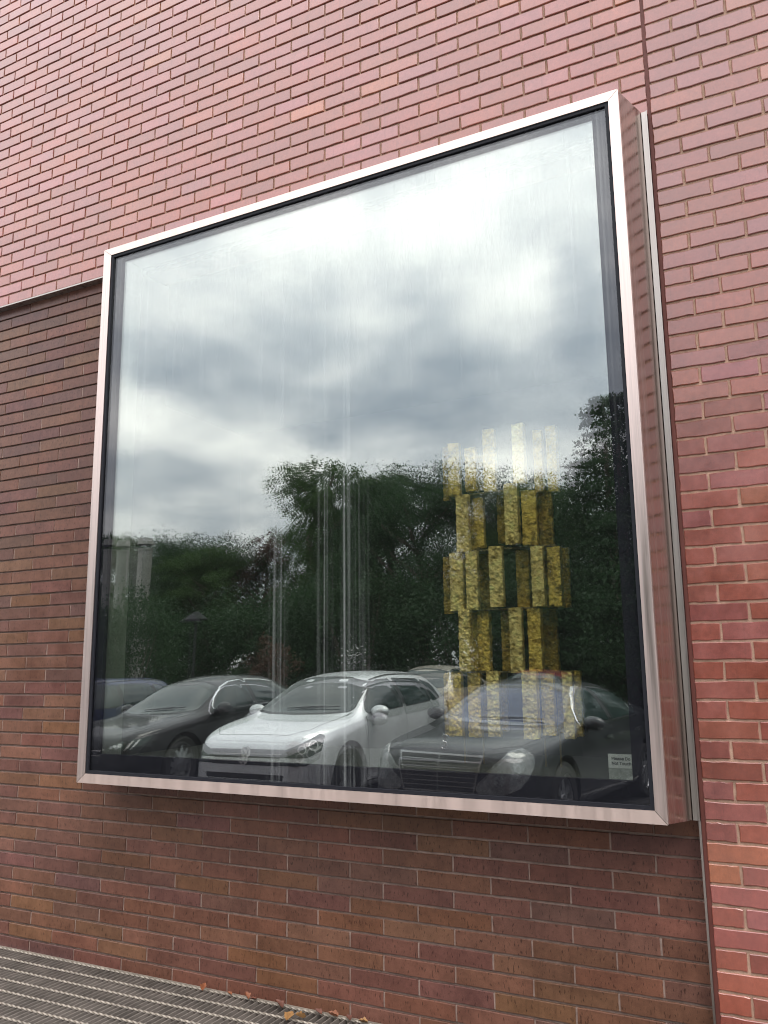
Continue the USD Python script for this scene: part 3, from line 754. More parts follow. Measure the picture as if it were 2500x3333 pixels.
class CarBody:
    def __init__(s, L, W, H, st):
        s.L, s.W, s.H = L, W, H
        x = np.array(st['x'])
        P = {k: PchipInterpolator(x, np.array(st[k])) for k in ('zt', 'zs', 'wm', 'wr', 'zr', 'zb')}
        xs = np.unique(np.r_[np.linspace(0, 0.3, 10), np.linspace(0.3, L - 0.3, 60), np.linspace(L - 0.3, L, 9)])
        rings = []
        for q in xs:
            zt, zs, wm, wr, zr, zb = (float(P[k](q)) for k in ('zt', 'zs', 'wm', 'wr', 'zr', 'zb'))
            ctrl = np.array([(0, zb), (wm * 0.82, zb), (wm * 0.955, zb + 0.06), (wm, zb + 0.30 * (zs - zb) + 0.04), (wm * 0.992, zb + 0.72 * (zs - zb)), (wm * 0.955, zs), (wr, zr), (wr * 0.78, zr + 0.62 * (zt - zr)), (wr * 0.4, zr + 0.92 * (zt - zr)), (0, zt)])
            d = np.r_[0, np.cumsum(np.maximum(np.linalg.norm(np.diff(ctrl, axis=0), axis=1), 1e-3))]
            n = [3, 2, 3, 3, 3, 6, 3, 3, 3]
            tt = np.concatenate([np.linspace(d[i], d[i + 1], n[i], endpoint=False) for i in range(9)] + [[d[-1]]])
            yy, zz = PchipInterpolator(d, ctrl[:, 0])(tt), PchipInterpolator(d, ctrl[:, 1])(tt)
            rings.append(np.c_[np.full(len(tt), q), yy, zz])
        R = np.array(rings); nS, nR = R.shape[:2]
        full = np.concatenate([R, (R * [1, -1, 1])[:, ::-1][:, 1:-1]], 1)
        nF = full.shape[1]
        v = np.vstack([full.reshape(-1, 3), [[0, 0, full[0, :, 2].mean()]], [[L, 0, full[-1, :, 2].mean()]]])
        f = []
        for i in range(nS - 1):
            for k in range(nF):
                a, b = i * nF + k, i * nF + (k + 1) % nF
                f += [(a, b + nF, b), (a, a + nF, b + nF)]
        for k in range(nF):
            f.append((nS * nF, k, (k + 1) % nF)); f.append((nS * nF + 1, (nS - 1) * nF + (k + 1) % nF, (nS - 1) * nF + k))
        t = trimesh.Trimesh(v, f, process=False)
        t.merge_vertices()
        t.update_faces(t.nondegenerate_faces())
        trimesh.repair.fix_normals(t)
        s.mesh = t
        s.P = P

    def cast(s, origins, direction):
        dirs = np.tile(np.asarray(direction, float), (len(origins), 1))
        loc, ri, ti = s.mesh.ray.intersects_location(origins, dirs, multiple_hits=True)
        hit = np.full(len(origins), np.inf); tri = np.full(len(origins), -1)
        dist = np.einsum('ij,ij->i', loc - origins[ri], dirs[ri])
        for a, d, t in zip(ri, dist, ti):
            if d < hit[a]:
                hit[a], tri[a] = d, t
        return hit, tri

    def patch(s, poly, U, V, D, off=0.004, step=0.05):
        """A panel cut to the outline poly (in the plane of U and V), laid on the body along D."""
        U, V, D = (np.asarray(q, float) for q in (U, V, D))
        out = []
        for pg in getattr(poly, 'geoms', [poly]):
            if pg.is_empty or pg.area < 1e-6:
                continue
            pts = []
            inner = None
            for rg in [pg.exterior, *pg.interiors]:
                n = max(8, int(rg.length / step * 1.5))
                pts += [rg.interpolate(q, normalized=True).coords[0] for q in np.linspace(0, 1, n, endpoint=False)]
                pts += list(rg.coords)[:-1]
            x0, y0_, x1, y1 = pg.bounds
            gx, gy = np.meshgrid(np.arange(x0, x1, step), np.arange(y0_, y1, step))
            inner = pg.buffer(-step * 0.3)
            if not inner.is_empty:
                q_ = shapely.contains_xy(inner, gx.ravel(), gy.ravel())
                pts += list(zip(gx.ravel()[q_], gy.ravel()[q_]))
            pts = np.unique(np.round(np.array(pts), 5), axis=0)
            if len(pts) < 4:
                continue
            dl = Delaunay(pts).simplices
            ce = pts[dl].mean(1)
            e1, e2 = pts[dl[:, 1]] - pts[dl[:, 0]], pts[dl[:, 2]] - pts[dl[:, 0]]
            dl = dl[shapely.contains_xy(pg.buffer(1e-4), ce[:, 0], ce[:, 1]) & (np.abs(e1[:, 0] * e2[:, 1] - e1[:, 1] * e2[:, 0]) > 1e-9)]
            o = pts[:, :1] * U + pts[:, 1:] * V - 9 * D
            h, t = s.cast(o, D)
            ok = np.isfinite(h)
            if not ok.any() or not len(dl):
                continue
            nrm = np.zeros((len(pts), 3)); nrm[ok] = s.mesh.face_normals[t[ok]]
            w = o + np.where(ok, h, 0)[:, None] * D + off * (0.6 * nrm - 0.4 * D)
            dl = dl[ok[dl].all(1)]
            # drop pieces that jump over a step of the body
            dep = np.where(ok, h, 0)[dl]
            dl = dl[(dep.max(1) - dep.min(1)) < 0.35]
            tm = trimesh.Trimesh(w, dl, process=False)
            n = tm.face_normals
            flip = (n @ D) > 0
            tm.faces[flip] = tm.faces[flip][:, ::-1]
            out.append(tm)
        return trimesh.util.concatenate(out) if out else None


FR = dict(U=(0, 1, 0), V=(0, 0, 1), D=(1, 0, 0))


def sided(sg):
    return dict(U=(1, 0, 0), V=(0, 0, 1), D=(0, -sg, 0))


def angled(sg, deg):
    a = math.radians(deg)
    return dict(U=(math.sin(a), sg * math.cos(a), 0), V=(0, 0, 1), D=(math.cos(a), -sg * math.sin(a), 0))


TOPD = dict(U=(1, 0, 0), V=(0, 1, 0), D=(0, 0, -1))


def wheel_parts(path, x, y, sg, r, spokes):
    w = thing_part(path, 'wheel', (x, y, r))
    prof = [(r * 0.66, -0.10), (r * 0.93, -0.105), (r, -0.075), (r, 0.075), (r * 0.93, 0.105), (r * 0.66, 0.10), (r * 0.66, -0.10)]
    ty = trimesh.creation.revolve(prof, sections=40)
    ty.apply_transform(trimesh.transformations.rotation_matrix(math.pi / 2, [1, 0, 0]))
    part('tyre', ty, M['tyre'], w, smooth=35)
    rim = trimesh.creation.revolve([(r * 0.60, -0.03), (r * 0.67, -0.09), (r * 0.665, 0.09), (r * 0.60, 0.05), (r * 0.60, -0.03)], sections=40)
    ms = [rim]
    for k in range(spokes):
        sp = hexa([(r * 0.1, -0.045, .078), (r * 0.63, -0.022, .07), (r * 0.63, 0.022, .07), (r * 0.1, 0.045, .078)], [(r * 0.1, -0.045, .05), (r * 0.63, -0.022, .04), (r * 0.63, 0.022, .04), (r * 0.1, 0.045, .05)])
        sp.apply_transform(trimesh.transformations.rotation_matrix(2 * math.pi * k / spokes + 0.3, [0, 0, 1]))
        ms.append(sp)
    hub = trimesh.creation.cylinder(r * 0.17, 0.05, sections=20); hub.apply_translation((0, 0, 0.062)); ms.append(hub)
    rm = cat(*ms)
    rm.apply_transform(trimesh.transformations.rotation_matrix(math.pi / 2 * (-sg), [1, 0, 0]))
    part('rim', rm, M['alloy'], w, smooth=30)
    dk = trimesh.creation.cylinder(r * 0.6, 0.02, sections=28)
    dk.apply_transform(trimesh.transformations.rotation_matrix(math.pi / 2, [1, 0, 0])); dk.apply_translation((0, -sg * 0.0, 0))
    part('brake_disc', dk, M['trim_black'], w)


def thing_part(parent, name, loc):
    x = UsdGeom.Xform.Define(stage, numbered(parent, name))
    x.AddTranslateOp().Set(Gf.Vec3d(*map(float, loc)))
    return str(x.GetPath())


def smooth_poly(pts, r=0.03):
    p = Polygon(pts)
    return p.buffer(-r).buffer(r) if r and not p.buffer(-r).is_empty else p


def car(label, loc, rotz, spec, col, name='parked_car'):
    c = thing(name, label, 'car', loc, rotz, 'cars in the car park mirrored in the window')
    B = CarBody(spec['L'], spec['W'], spec['H'], spec['st'])
    full = spec.get('detail', True)
    r = spec['r']
    mf = manifold3d.Manifold(manifold3d.Mesh(np.asarray(B.mesh.vertices, np.float32), np.asarray(B.mesh.faces, np.uint32)))
    body = B.mesh
    if not mf.is_empty():
        for x in spec['wheels']:
            for sg in (-1, 1):
                cy = manifold3d.Manifold.cylinder(0.5, r + 0.055, r + 0.055, 40, True).rotate((90, 0, 0)).translate((x, sg * (spec['W'] / 2 - 0.03), r + 0.01))
                mf = mf - cy
        body = tris(mf)
    part('body', body, M[col], c, smooth=32)
    for x in spec['wheels']:
        for sg in (-1, 1):
            wheel_parts(c, x, sg * (spec['W'] / 2 - 0.125), sg, r, spec['spokes'])
            dk = trimesh.creation.cylinder(r + 0.05, 0.30, sections=28)
            dk.apply_transform(trimesh.transformations.rotation_matrix(math.pi / 2, [1, 0, 0])); dk.apply_translation((x, sg * (spec['W'] / 2 - 0.42), r + 0.01))
            part('wheel_well', dk, M['trim_black'], c)

    def lay(nm, poly, mat, fr, off=0.004, step=0.05, label=None):
        q = B.patch(poly, off=off, step=step, **fr)
        if q is not None:
            return part(nm, q, M[mat], c, smooth=35, label=label)
    g = spec['glass']
    lay('windscreen', smooth_poly(spec['wind'], 0.03), g, FR, 0.004)
    lay('windscreen_seal', smooth_poly(spec['wind'], 0.03).buffer(0.016).difference(smooth_poly(spec['wind'], 0.03)), 'trim_black', FR, 0.003)
    for sg in (-1, 1):
        allw = None
        for w in spec['side']:
            pw = smooth_poly(w, 0.02)
            lay('side_window', pw, g if g == 'car_glass' else 'car_glass', sided(sg), 0.005)
            allw = pw if allw is None else allw.union(pw)
        hull = allw.buffer(0.06).buffer(-0.06)
        lay('window_frame', hull.buffer(0.014).difference(allw), 'trim_black', sided(sg), 0.0035)
        if spec.get('chrome'):
            lay('window_trim', hull.buffer(0.028).difference(hull.buffer(0.015)), 'chrome', sided(sg), 0.006, 0.04)
        if full:
            for ln in spec['doors']:
                lay('door_gap', LineString(ln).buffer(0.0045), 'trim_black', sided(sg), 0.0025, 0.04)
            for hx, hz in spec['handles']:
                lay('door_handle', smooth_poly(sbox(hx - 0.10, hz - 0.018, hx + 0.10, hz + 0.018).exterior.coords, 0.012), col if not spec.get('chrome') else 'chrome', sided(sg), 0.03, 0.03)
            for nm, pl, mat, deg, off in spec['lamps']:
                lay(nm, pl, mat, angled(sg, deg), off, 0.03)
            mx, my, mz = spec['mirror']
            mm = trimesh.creation.icosphere(3, 1.0)
            mv = mm.vertices.copy(); mv[:, 0] = np.where(mv[:, 0] > 0, mv[:, 0] * 0.45, mv[:, 0]); mm.vertices = mv * [0.10, 0.125, 0.078]
            mm.apply_translation((mx, sg * (my + 0.05), mz))
            mp = part('wing_mirror', mm, M[col], c, smooth=True)
            arm = tube([(mx + 0.02, sg * (my - 0.14), mz - 0.08), (mx + 0.01, sg * (my - 0.03), mz - 0.06)], 0.025, 8)
            part('mirror_arm', arm, M['trim_black'], c, smooth=True)
            wp = [(spec['cowl'] - 0.02, sg * 0.1 - 0.12, 0), (spec['cowl'] + 0.05, sg * 0.1 + 0.42, 0)]
            wp = [(x, y, float(B.P['zt'](x)) - 0.02 * y * y + 0.025) for x, y, _ in wp]
            part('wiper', tube(wp, 0.008, 6), M['trim_black'], c)
    if full:
        for nm, pl, mat, off in spec['front']:
            lay(nm, pl, mat, FR, off, 0.04)
        for ln in spec['bonnet']:
            for sg in (-1, 1):
                lay('bonnet_gap', affinity.scale(LineString(ln), 1, sg, origin=(0, 0)).buffer(0.004), 'trim_black', TOPD, 0.002, 0.04)
    if spec.get('rails'):
        for sg in (-1, 1):
            lay('roof_strip', LineString(spec['rails']).buffer(0.014) if sg > 0 else affinity.scale(LineString(spec['rails']), 1, -1, origin=(0, 0)).buffer(0.014), 'trim_black', TOPD, 0.006, 0.05)
    return c, B


def ell(cx_, cz_, a, b, rot=0):
    return affinity.rotate(affinity.scale(Point(cx_, cz_).buffer(1, 24), a, b), rot)


def ringp(cx_, cz_, r, w):
    return Point(cx_, cz_).buffer(r, 32).difference(Point(cx_, cz_).buffer(r - w, 32))


HATCH_ST = dict(
    x=[0, .03, .10, .28, .6, 1.0, 1.12, 1.5, 1.9, 2.6, 3.3, 3.75, 3.95, 4.1, 4.2],
    zt=[.69, .75, .805, .865, .93, .99, 1.015, 1.235, 1.43, 1.49, 1.475, 1.43, 1.30, .97, .90],
    zs=[.58, .63, .69, .75, .82, .875, .89, .925, .95, .985, 1.01, 1.02, 1.0, .90, .84],
    wm=[.56, .66, .745, .825, .875, .89, .89, .895, .895, .895, .89, .87, .84, .77, .70],
    wr=[.46, .55, .62, .68, .715, .725, .725, .665, .60, .585, .575, .56, .555, .58, .58],
    zr=[.67, .73, .785, .842, .905, .96, .98, 1.16, 1.34, 1.41, 1.395, 1.345, 1.23, .95, .88],
    zb=[.27, .22, .20, .19, .185, .18, .18, .18, .18, .18, .18, .20, .23, .27, .30])
HATCH = dict(
    L=4.2, W=1.79, H=1.485, r=0.315, st=HATCH_ST, wheels=(.86, 3.43), spokes=5, glass='car_glass', cowl=1.16, detail=True,
    wind=[(-.70, 1.02), (-.40, 1.0), (0, .995), (.40, 1.0), (.70, 1.02), (.585, 1.345), (.3, 1.405), (0, 1.42), (-.3, 1.405), (-.585, 1.345)],
    side=[[(1.36, .985), (2.36, 1.015), (2.36, 1.375), (2.1, 1.37), (1.85, 1.32), (1.5, 1.12)], [(2.46, 1.018), (3.28, 1.045), (3.24, 1.35), (2.46, 1.378)], [(3.36, 1.048), (3.66, 1.075), (3.62, 1.27), (3.33, 1.34)]],
    doors=[[(1.30, .30), (1.28, .6), (1.33, .95)], [(2.41, .28), (2.41, 1.02)], [(3.30, 1.03), (3.26, .75), (3.0, .42), (2.9, .3)], [(1.32, .28), (2.95, .28)]],
    handles=[(2.18, .84), (3.12, .87)],
    lamps=[('headlight', smooth_poly([(.30, .575), (.66, .565), (.83, .63), (.88, .79), (.82, .815), (.60, .725), (.36, .635)], .012), 'lamp_dark', 38, .005),
           ('headlight_ring', ringp(.60, .655, .048, .012), 'reflector', 38, .010), ('headlight_ring', ringp(.73, .695, .058, .014), 'reflector', 38, .010),
           ('indicator', smooth_poly([(.72, .615), (.82, .66), (.85, .72), (.80, .68)], .004), 'reflector', 38, .009)],
    mirror=(1.50, .90, 1.00),
    front=[('grille', smooth_poly([(-.52, .662), (.52, .662), (.46, .565), (-.46, .565)], .008), 'trim_black', .005),
           ('grille_bar', sbox(-.49, .605, .49, .612), 'chrome', .012),
           ('lower_grille', smooth_poly([(-.55, .47), (.55, .47), (.50, .34), (-.50, .34)], .015), 'trim_black', .005),
           ('lower_slat', sbox(-.52, .40, .52, .412), 'silver', .010),
           ('emblem', ringp(0, .628, .066, .011).union(LineString([(-.036, .678), (-.012, .632), (0, .655), (.012, .632), (.036, .678)]).buffer(.006)).union(
               LineString([(-.056, .655), (-.026, .576), (0, .625), (.026, .576), (.056, .655)]).buffer(.0065)).intersection(Point(0, .628).buffer(.066)), 'chrome', .022),
           ('emblem_disc', Point(0, .628).buffer(.066), 'trim_black', .016)],
    bonnet=[[(.12, .50), (.32, .66), (.8, .70), (1.18, .715)], [(.115, 0), (.12, .50)]],
    rails=[(1.95, .545), (2.6, .535), (3.3, .525), (3.7, .51)])
SEDAN_ST = dict(
    x=[0, .03, .10, .28, .6, 1.0, 1.3, 1.7, 2.1, 2.7, 3.3, 3.8, 4.15, 4.5, 4.75, 4.85],
    zt=[.66, .72, .775, .83, .885, .94, .985, 1.20, 1.385, 1.465, 1.445, 1.31, 1.14, 1.085, 1.03, .93],
    zs=[.57, .62, .68, .74, .80, .86, .895, .925, .945, .97, .99, 1.0, 1.0, .985, .95, .86],
    wm=[.57, .67, .755, .835, .885, .905, .91, .915, .915, .915, .91, .90, .89, .86, .81, .74],
    wr=[.47, .56, .63, .69, .725, .74, .745, .675, .61, .585, .575, .585, .62, .63, .62, .58],
    zr=[.64, .70, .755, .81, .862, .912, .95, 1.13, 1.30, 1.375, 1.355, 1.225, 1.09, 1.05, 1.0, .91],
    zb=[.26, .22, .20, .19, .185, .18, .18, .18, .18, .18, .18, .18, .20, .22, .25, .28])
SEDAN = dict(
    L=4.85, W=1.83, H=1.465, r=0.33, st=SEDAN_ST, wheels=(.98, 3.78), spokes=10, glass='car_glass', cowl=1.34, detail=True, chrome=True,
    wind=[(-.72, .99), (-.4, .97), (0, .965), (.4, .97), (.72, .99), (.60, 1.30), (.3, 1.365), (0, 1.38), (-.3, 1.365), (-.60, 1.30)],
    side=[[(1.62, .985), (2.56, 1.005), (2.56, 1.365), (2.3, 1.345), (2.05, 1.275), (1.8, 1.13)], [(2.66, 1.008), (3.52, 1.03), (3.60, 1.20), (3.36, 1.31), (3.05, 1.35), (2.66, 1.367)]],
    doors=[[(1.46, .30), (1.44, .6), (1.5, .95)], [(2.61, .28), (2.61, 1.0)], [(3.58, 1.02), (3.5, .72), (3.3, .42), (3.2, .3)]],
    handles=[(2.36, .83), (3.36, .86)],
    lamps=[('headlight', smooth_poly([(.34, .63), (.62, .60), (.82, .64), (.95, .74), (.80, .735), (.55, .70)], .01), 'lamp_dark', 38, .005),
           ('daytime_lamp', smooth_poly([(.60, .612), (.63, .612), (.70, .70), (.67, .70)], 0), 'reflector', 38, .010), ('daytime_lamp', smooth_poly([(.68, .625), (.71, .63), (.78, .71), (.75, .71)], 0), 'reflector', 38, .010),
           ('lamp_lens', ell(.52, .655, .03, .025), 'reflector', 38, .010), ('lamp_lens', ell(.45, .65, .022, .02), 'reflector', 38, .010)],
    mirror=(1.72, .92, 1.01),
    front=[('grille', smooth_poly([(-.44, .66), (.44, .66), (.36, .44), (-.36, .44)], .02), 'trim_black', .005), ('grille_bar', sbox(-.40, .60, .40, .615), 'chrome', .012),
           ('grille_bar', sbox(-.39, .54, .39, .548), 'chrome', .012), ('lower_grille', smooth_poly([(-.6, .37), (.6, .37), (.52, .27), (-.52, .27)], .015), 'trim_black', .005)],
    bonnet=[[(.12, .48), (.35, .68), (.9, .72), (1.38, .735)]])
LUX = dict(SEDAN)
LUX_ST = dict(SEDAN_ST)
LUX_ST['zt'] = [.70, .77, .815, .86, .905, .95, .99, 1.20, 1.385, 1.45, 1.43, 1.31, 1.14, 1.085, 1.03, .93]
LUX_ST['zr'] = [.66, .72, .775, .82, .865, .912, .95, 1.13, 1.30, 1.365, 1.345, 1.225, 1.09, 1.05, 1.0, .91]
bars = []
gr = Polygon([(-.43, .745), (.43, .745), (.37, .49), (-.37, .49)])
for k in range(5):
    z = .53 + .042 * k
    bars.append(('grille_bar', sbox(-.41, z, .41, z + .007).intersection(gr), 'chrome_bar', .012))
LXL = Polygon([(.34, .50), (.50, .49), (.70, .555), (.82, .66), (.84, .745), (.76, .80), (.62, .775), (.46, .66), (.36, .56)]).buffer(-.03).buffer(.05)
LUX.update(st=LUX_ST, glass='blue_glass', spokes=7,
           lamps=[('headlight', LXL, 'lamp_clear', 36, .006),
                  ('lamp_rim', LXL.buffer(.006).difference(LXL), 'chrome_bar', 36, .007),
                  ('lamp_lens', Point(.52, .60).buffer(.05), 'lamp_glow', 36, .012), ('lamp_lens', Point(.68, .68).buffer(.06), 'lamp_glow', 36, .012),
                  ('bumper_strip', sbox(.30, .43, .92, .442), 'chrome', 36, .006)],
           front=[('grille', gr, 'trim_black', .005), ('grille_frame', gr.buffer(.016, join_style=2).difference(gr), 'chrome_bar', .014), *bars,
                  ('grille_bar', sbox(-.006, .49, .006, .745), 'chrome_bar', .014), ('lower_grille', smooth_poly([(-.5, .40), (.5, .40), (.45, .27), (-.45, .27)], .015), 'trim_black', .005),
                  ('bumper_strip', sbox(-.62, .43, .62, .442), 'chrome', .008)])

LAB = 'mirrored in the lower glass'
car1, B1 = car('silver five door hatchback facing the window, mirrored left of centre in the glass', (-5.57, -5.20, GZ), -89.7, HATCH, 'silver')
car2, B2 = car('black sedan with chrome window trim, left of the silver hatchback in the glass', (-8.45, -5.47, GZ), -89.2, SEDAN, 'black_paint')
car3, B3 = car('dark grey saloon with big barred chrome grille and star mascot, right of the hatchback', (-2.96, -4.74, GZ), -84.4, LUX, 'grey_paint')
zz = float(B3.P['zt'](0.13))
st = trimesh.creation.torus(0.036, 0.004, 32, 8)
ms = [st]
for k in range(3):
    a = math.pi / 2 + k * 2 * math.pi / 3
    ms.append(hexa([(-0.006 * math.sin(a), 0.006 * math.cos(a), .002), (0.036 * math.cos(a), 0.036 * math.sin(a), .001), (0.006 * math.sin(a), -0.006 * math.cos(a), .002), (0, 0, .002)],
                   [(-0.006 * math.sin(a), 0.006 * math.cos(a), -.002), (0.036 * math.cos(a), 0.036 * math.sin(a), -.001), (0.006 * math.sin(a), -0.006 * math.cos(a), -.002), (0, 0, -.002)]))
st = cat(*ms)
st.apply_transform(np.array([[0, 0, 1, 0.13], [1, 0, 0, 0], [0, 1, 0, zz + 0.065], [0, 0, 0, 1.0]]))
part('bonnet_star', cat(st, tube([(0.13, 0, zz - 0.005), (0.13, 0, zz + 0.03)], 0.007, 8)), M['chrome'], car3, smooth=40)
car('navy hatchback at the far left edge of the glass, behind the black sedan', (-11.25, -5.70, GZ), -90, HATCH, 'navy_paint')
FAR = dict(SEDAN, detail=False, chrome=True)
car('beige sedan in the second row, seen between silver hatchback and dark grey saloon', (-7.9, -13.4, GZ), -90, FAR, 'beige_paint')
car('red sedan in the second row, its roof just above the dark grey saloon', (-5.3, -13.7, GZ), -90, FAR, 'red_paint')
car('black sedan in the second row, near the right edge of the glass', (-1.9, -13.6, GZ), -90, FAR, 'black_paint')

# ------------------------------------------------------------------ posts across the car park
M['post_metal'] = plain('post_metal', (0.17, 0.165, 0.15), 0.6, var=(3, 0.15))


def vent_stack(label, x, y, h, r):
    t = thing('vent_stack', label, 'vent', (x, y, GZ), 0, 'capped vent stacks beyond the cars')
    part('shaft', tube([(0, 0, 0), (0, 0, h * 0.5), (0, 0, h - 0.32)], r, 24), M['post_metal'], t, smooth=40)
    part('collar', tube([(0, 0, h - 0.33), (0, 0, h - 0.30), (0, 0, h - 0.28)], r * 1.08, 24), M['post_metal'], t, smooth=40)
    part('cap', trimesh.creation.revolve([(0.0, h), (r * 0.95, h), (r * 1.25, h - 0.17), (0.0, h - 0.16), (0.0, h)], sections=24), M['post_metal'], t, smooth=30)
    for k in range(3):
        a = k * 2.1
        part('bracket', box(r * 0.8 * math.cos(a) - .015, r * 0.8 * math.cos(a) + .015, r * 0.8 * math.sin(a) - .015, r * 0.8 * math.sin(a) + .015, h - 0.33, h - 0.15), M['trim_black'], t)


vent_stack('pale capped metal vent stack, left one of the pair in the glass', -16.75, -14.0, 5.15, 0.17)
vent_stack('pale capped metal vent stack, right one of the pair in the glass', -15.85, -14.0, 5.12, 0.20)
M['lamp_cap'] = plain('lamp_cap', (0.025, 0.025, 0.028), 0.8, spec=0.2)
lp = thing('lamp_post', 'thin dark lamp post with a shallow cone shade among the trees', 'lamp post', (-13.85, -14, GZ))
part('pole', tube([(0, 0, 0), (0, 0, 1.5), (0, 0, 2.72)], 0.04, 10), M['trim_black'], lp, smooth=True)
part('lamp_shade', trimesh.creation.revolve([(0.0, 3.0), (0.06, 2.99), (0.30, 2.80), (0.29, 2.77), (0.0, 2.78), (0.0, 3.0)], sections=24), M['lamp_cap'], lp, smooth=30)

# ------------------------------------------------------------------ trees
def leaf_look(name, dark, light):
    nodes = {'g': ('geometry', {}), 'n': ('noise_texture', {'scale': 0.9, 'detail': 2.0}), 'r': ('rgb_ramp', {'ramp': [(0.0, dark), (1.0, light)]}),
             'mf': ('mix_float', {'fac': 0.5}), 'p': ('principled_bsdf', {'roughness': 0.6, 'specular_ior_level': 0.25}),
             't': ('translucent_bsdf', {}), 'm': ('mix_closure', {'fac': 0.3})}
    links = [('g.position', 'n.vector'), ('n.fac', 'mf.a'), ('g.random_per_island', 'mf.b'), ('mf.result', 'r.fac'), ('r.color', 'p.base_color'), ('r.color', 't.color'), ('p.BSDF', 'm.closure1'), ('t.BSDF', 'm.closure2')]
    return look(name, nodes, links, surface='m.closure')


M['bark'] = plain('bark', (0.07, 0.052, 0.04), 0.9, bump=(18, 1.0, 0.03), var=(7, 0.3))
M['leaf_green'] = leaf_look('leaf_green', (0.020, 0.042, 0.010), (0.075, 0.135, 0.035))
M['leaf_deep'] = leaf_look('leaf_deep', (0.013, 0.032, 0.012), (0.045, 0.085, 0.030))
M['leaf_rust'] = leaf_look('leaf_rust', (0.045, 0.026, 0.018), (0.13, 0.075, 0.045))


def leaves_at(cs, rad, per, size, rg, squash=0.75):
    """Leaf-sized diamonds scattered in clumps round the points cs."""
    n = len(cs) * per
    ctr = np.repeat(cs, per, 0) + rg.normal(0, 1, (n, 3)) * np.repeat(np.atleast_1d(rad) * np.ones(len(cs)), per)[:, None] * [1, 1, squash] * 0.55
    a = rg.normal(0, 1, (n, 3)); a /= np.linalg.norm(a, axis=1, keepdims=True)
    b = np.cross(a, rg.normal(0, 1, (n, 3))); b /= np.linalg.norm(b, axis=1, keepdims=True)
    s = size * rg.uniform(0.6, 1.3, (n, 1))
    v = np.stack([ctr - a * s, ctr + b * s * 0.55, ctr + a * s, ctr - b * s * 0.55], 1).reshape(-1, 3)
    i = np.arange(n)[:, None] * 4
    return trimesh.Trimesh(v, np.vstack([i + [0, 1, 2], i + [0, 2, 3]]), process=False)


def broad_tree(label, loc, rot, seed, H, W, mat, base=0.22, n_clump=560, per=66, size=0.052, name='tree', gap=0.0):
    rg = np.random.default_rng(seed)
    t = thing(name, label, 'tree', loc, rot, 'trees beyond the car park')
    tr = [(0, 0, 0), (0.05 * W * rg.normal(), 0.05 * W * rg.normal(), H * 0.3), (0.06 * W * rg.normal(), 0.06 * W * rg.normal(), H * 0.6), (0.05 * W * rg.normal(), 0.05 * W * rg.normal(), H * 0.86)]
    part('trunk', tube(tr, [H * .028, H * .020, H * .012, H * .004], 9), M['bark'], t, smooth=True)
    lobes = []
    for k in range(15):
        a = rg.uniform(0, 2 * np.pi); h = H * (base + 0.12 + (0.80 - base) * (k + 0.5) / 15) * 0.93
        env = W * 0.33 * np.sqrt(max(0.06, 1 - ((h / H - 0.50) / 0.42) ** 2))
        e = np.array([env * np.cos(a), env * np.sin(a), h])
        st_ = np.array([0, 0, max(H * 0.12, h - env * 0.8)])
        part('limb', tube([st_, st_ * 0.5 + e * 0.5 + [0, 0, -0.1], e], [H * .010, H * .007, H * .003], 6), M['bark'], t, smooth=True)
        lobes.append(e)
    lobes.append(np.array([W * .04, 0, H * 0.84])); lobes.append(np.array([W * .10, -W * .05, H * 0.78])); lobes.append(np.array([-W * .12, W * .06, H * 0.74]))
    cs, rd = [], []
    for k in range(n_clump):
        o = lobes[rg.integers(len(lobes))]
        d = rg.normal(0, 1, 3); d /= np.linalg.norm(d)
        R = W * rg.uniform(0.04, 0.21)
        c = o + d * R * [1, 1, 0.75]
        if c[2] < H * base:
            continue
        cs.append(c); rd.append(W * rg.uniform(0.03, 0.062))
    part('crown', leaves_at(np.array(cs), np.array(rd), per, size, rg), M[mat], t)
    return t


def conifer(label, loc, rot, seed, H, W, mat, per=55, size=0.06):
    rg = np.random.default_rng(seed)
    t = thing('conifer_tree', label, 'tree', loc, rot, 'trees beyond the car park')
    part('trunk', tube([(0, 0, 0), (0, 0, H * 0.5), (0, 0, H * 0.97)], [H * .022, H * .013, H * .003], 8), M['bark'], t, smooth=True)
    cs, rd = [], []
    for k in range(34):
        h = H * (0.08 + 0.9 * k / 34)
        rad = W * 0.5 * (1 - (h / H)) ** 0.8 + 0.08
        nb = 8 if k < 26 else 5
        for q in range(nb):
            a = rg.uniform(0, 2 * np.pi); ln = rad * rg.uniform(0.65, 1.15)
            for s in np.linspace(0.35, 1, max(2, int(ln / 0.35))):
                cs.append((ln * s * np.cos(a), ln * s * np.sin(a), h - 0.22 * ln * s + rg.normal(0, .06))); rd.append(0.20 + 0.12 * (1 - s))
    cs, rd = np.array(cs), np.array(rd)
    part('crown', leaves_at(cs, rd, max(8, int(per * 460 / len(cs))), size, rg, 0.5), M[mat], t)
    return t


def bush(label, loc, rot, seed, H, W, mat, n=170, per=64, size=0.06, group='undergrowth shrubs below the trees'):
    rg = np.random.default_rng(seed)
    t = thing('shrub', label, 'shrub', loc, rot, group)
    st_ = [tube([(0, 0, 0), (W * .15 * math.cos(q), W * .15 * math.sin(q), H * 0.3), (W * .3 * math.cos(q), W * .3 * math.sin(q), H * 0.7)], [.05, .035, .012], 6) for q in (0.3, 1.7, 2.9, 4.1, 5.3)]
    part('stems', cat(*st_), M['bark'], t, smooth=True)
    d = rg.normal(0, 1, (n, 3)); d /= np.linalg.norm(d, axis=1, keepdims=True)
    cs = d * rg.uniform(0.35, 1, (n, 1)) ** 0.5 * [W / 2, W / 2, H / 2] + [0, 0, H * 0.52]
    part('crown', leaves_at(cs, np.full(n, W * 0.09), per, size, rg), M[mat], t)
    return t


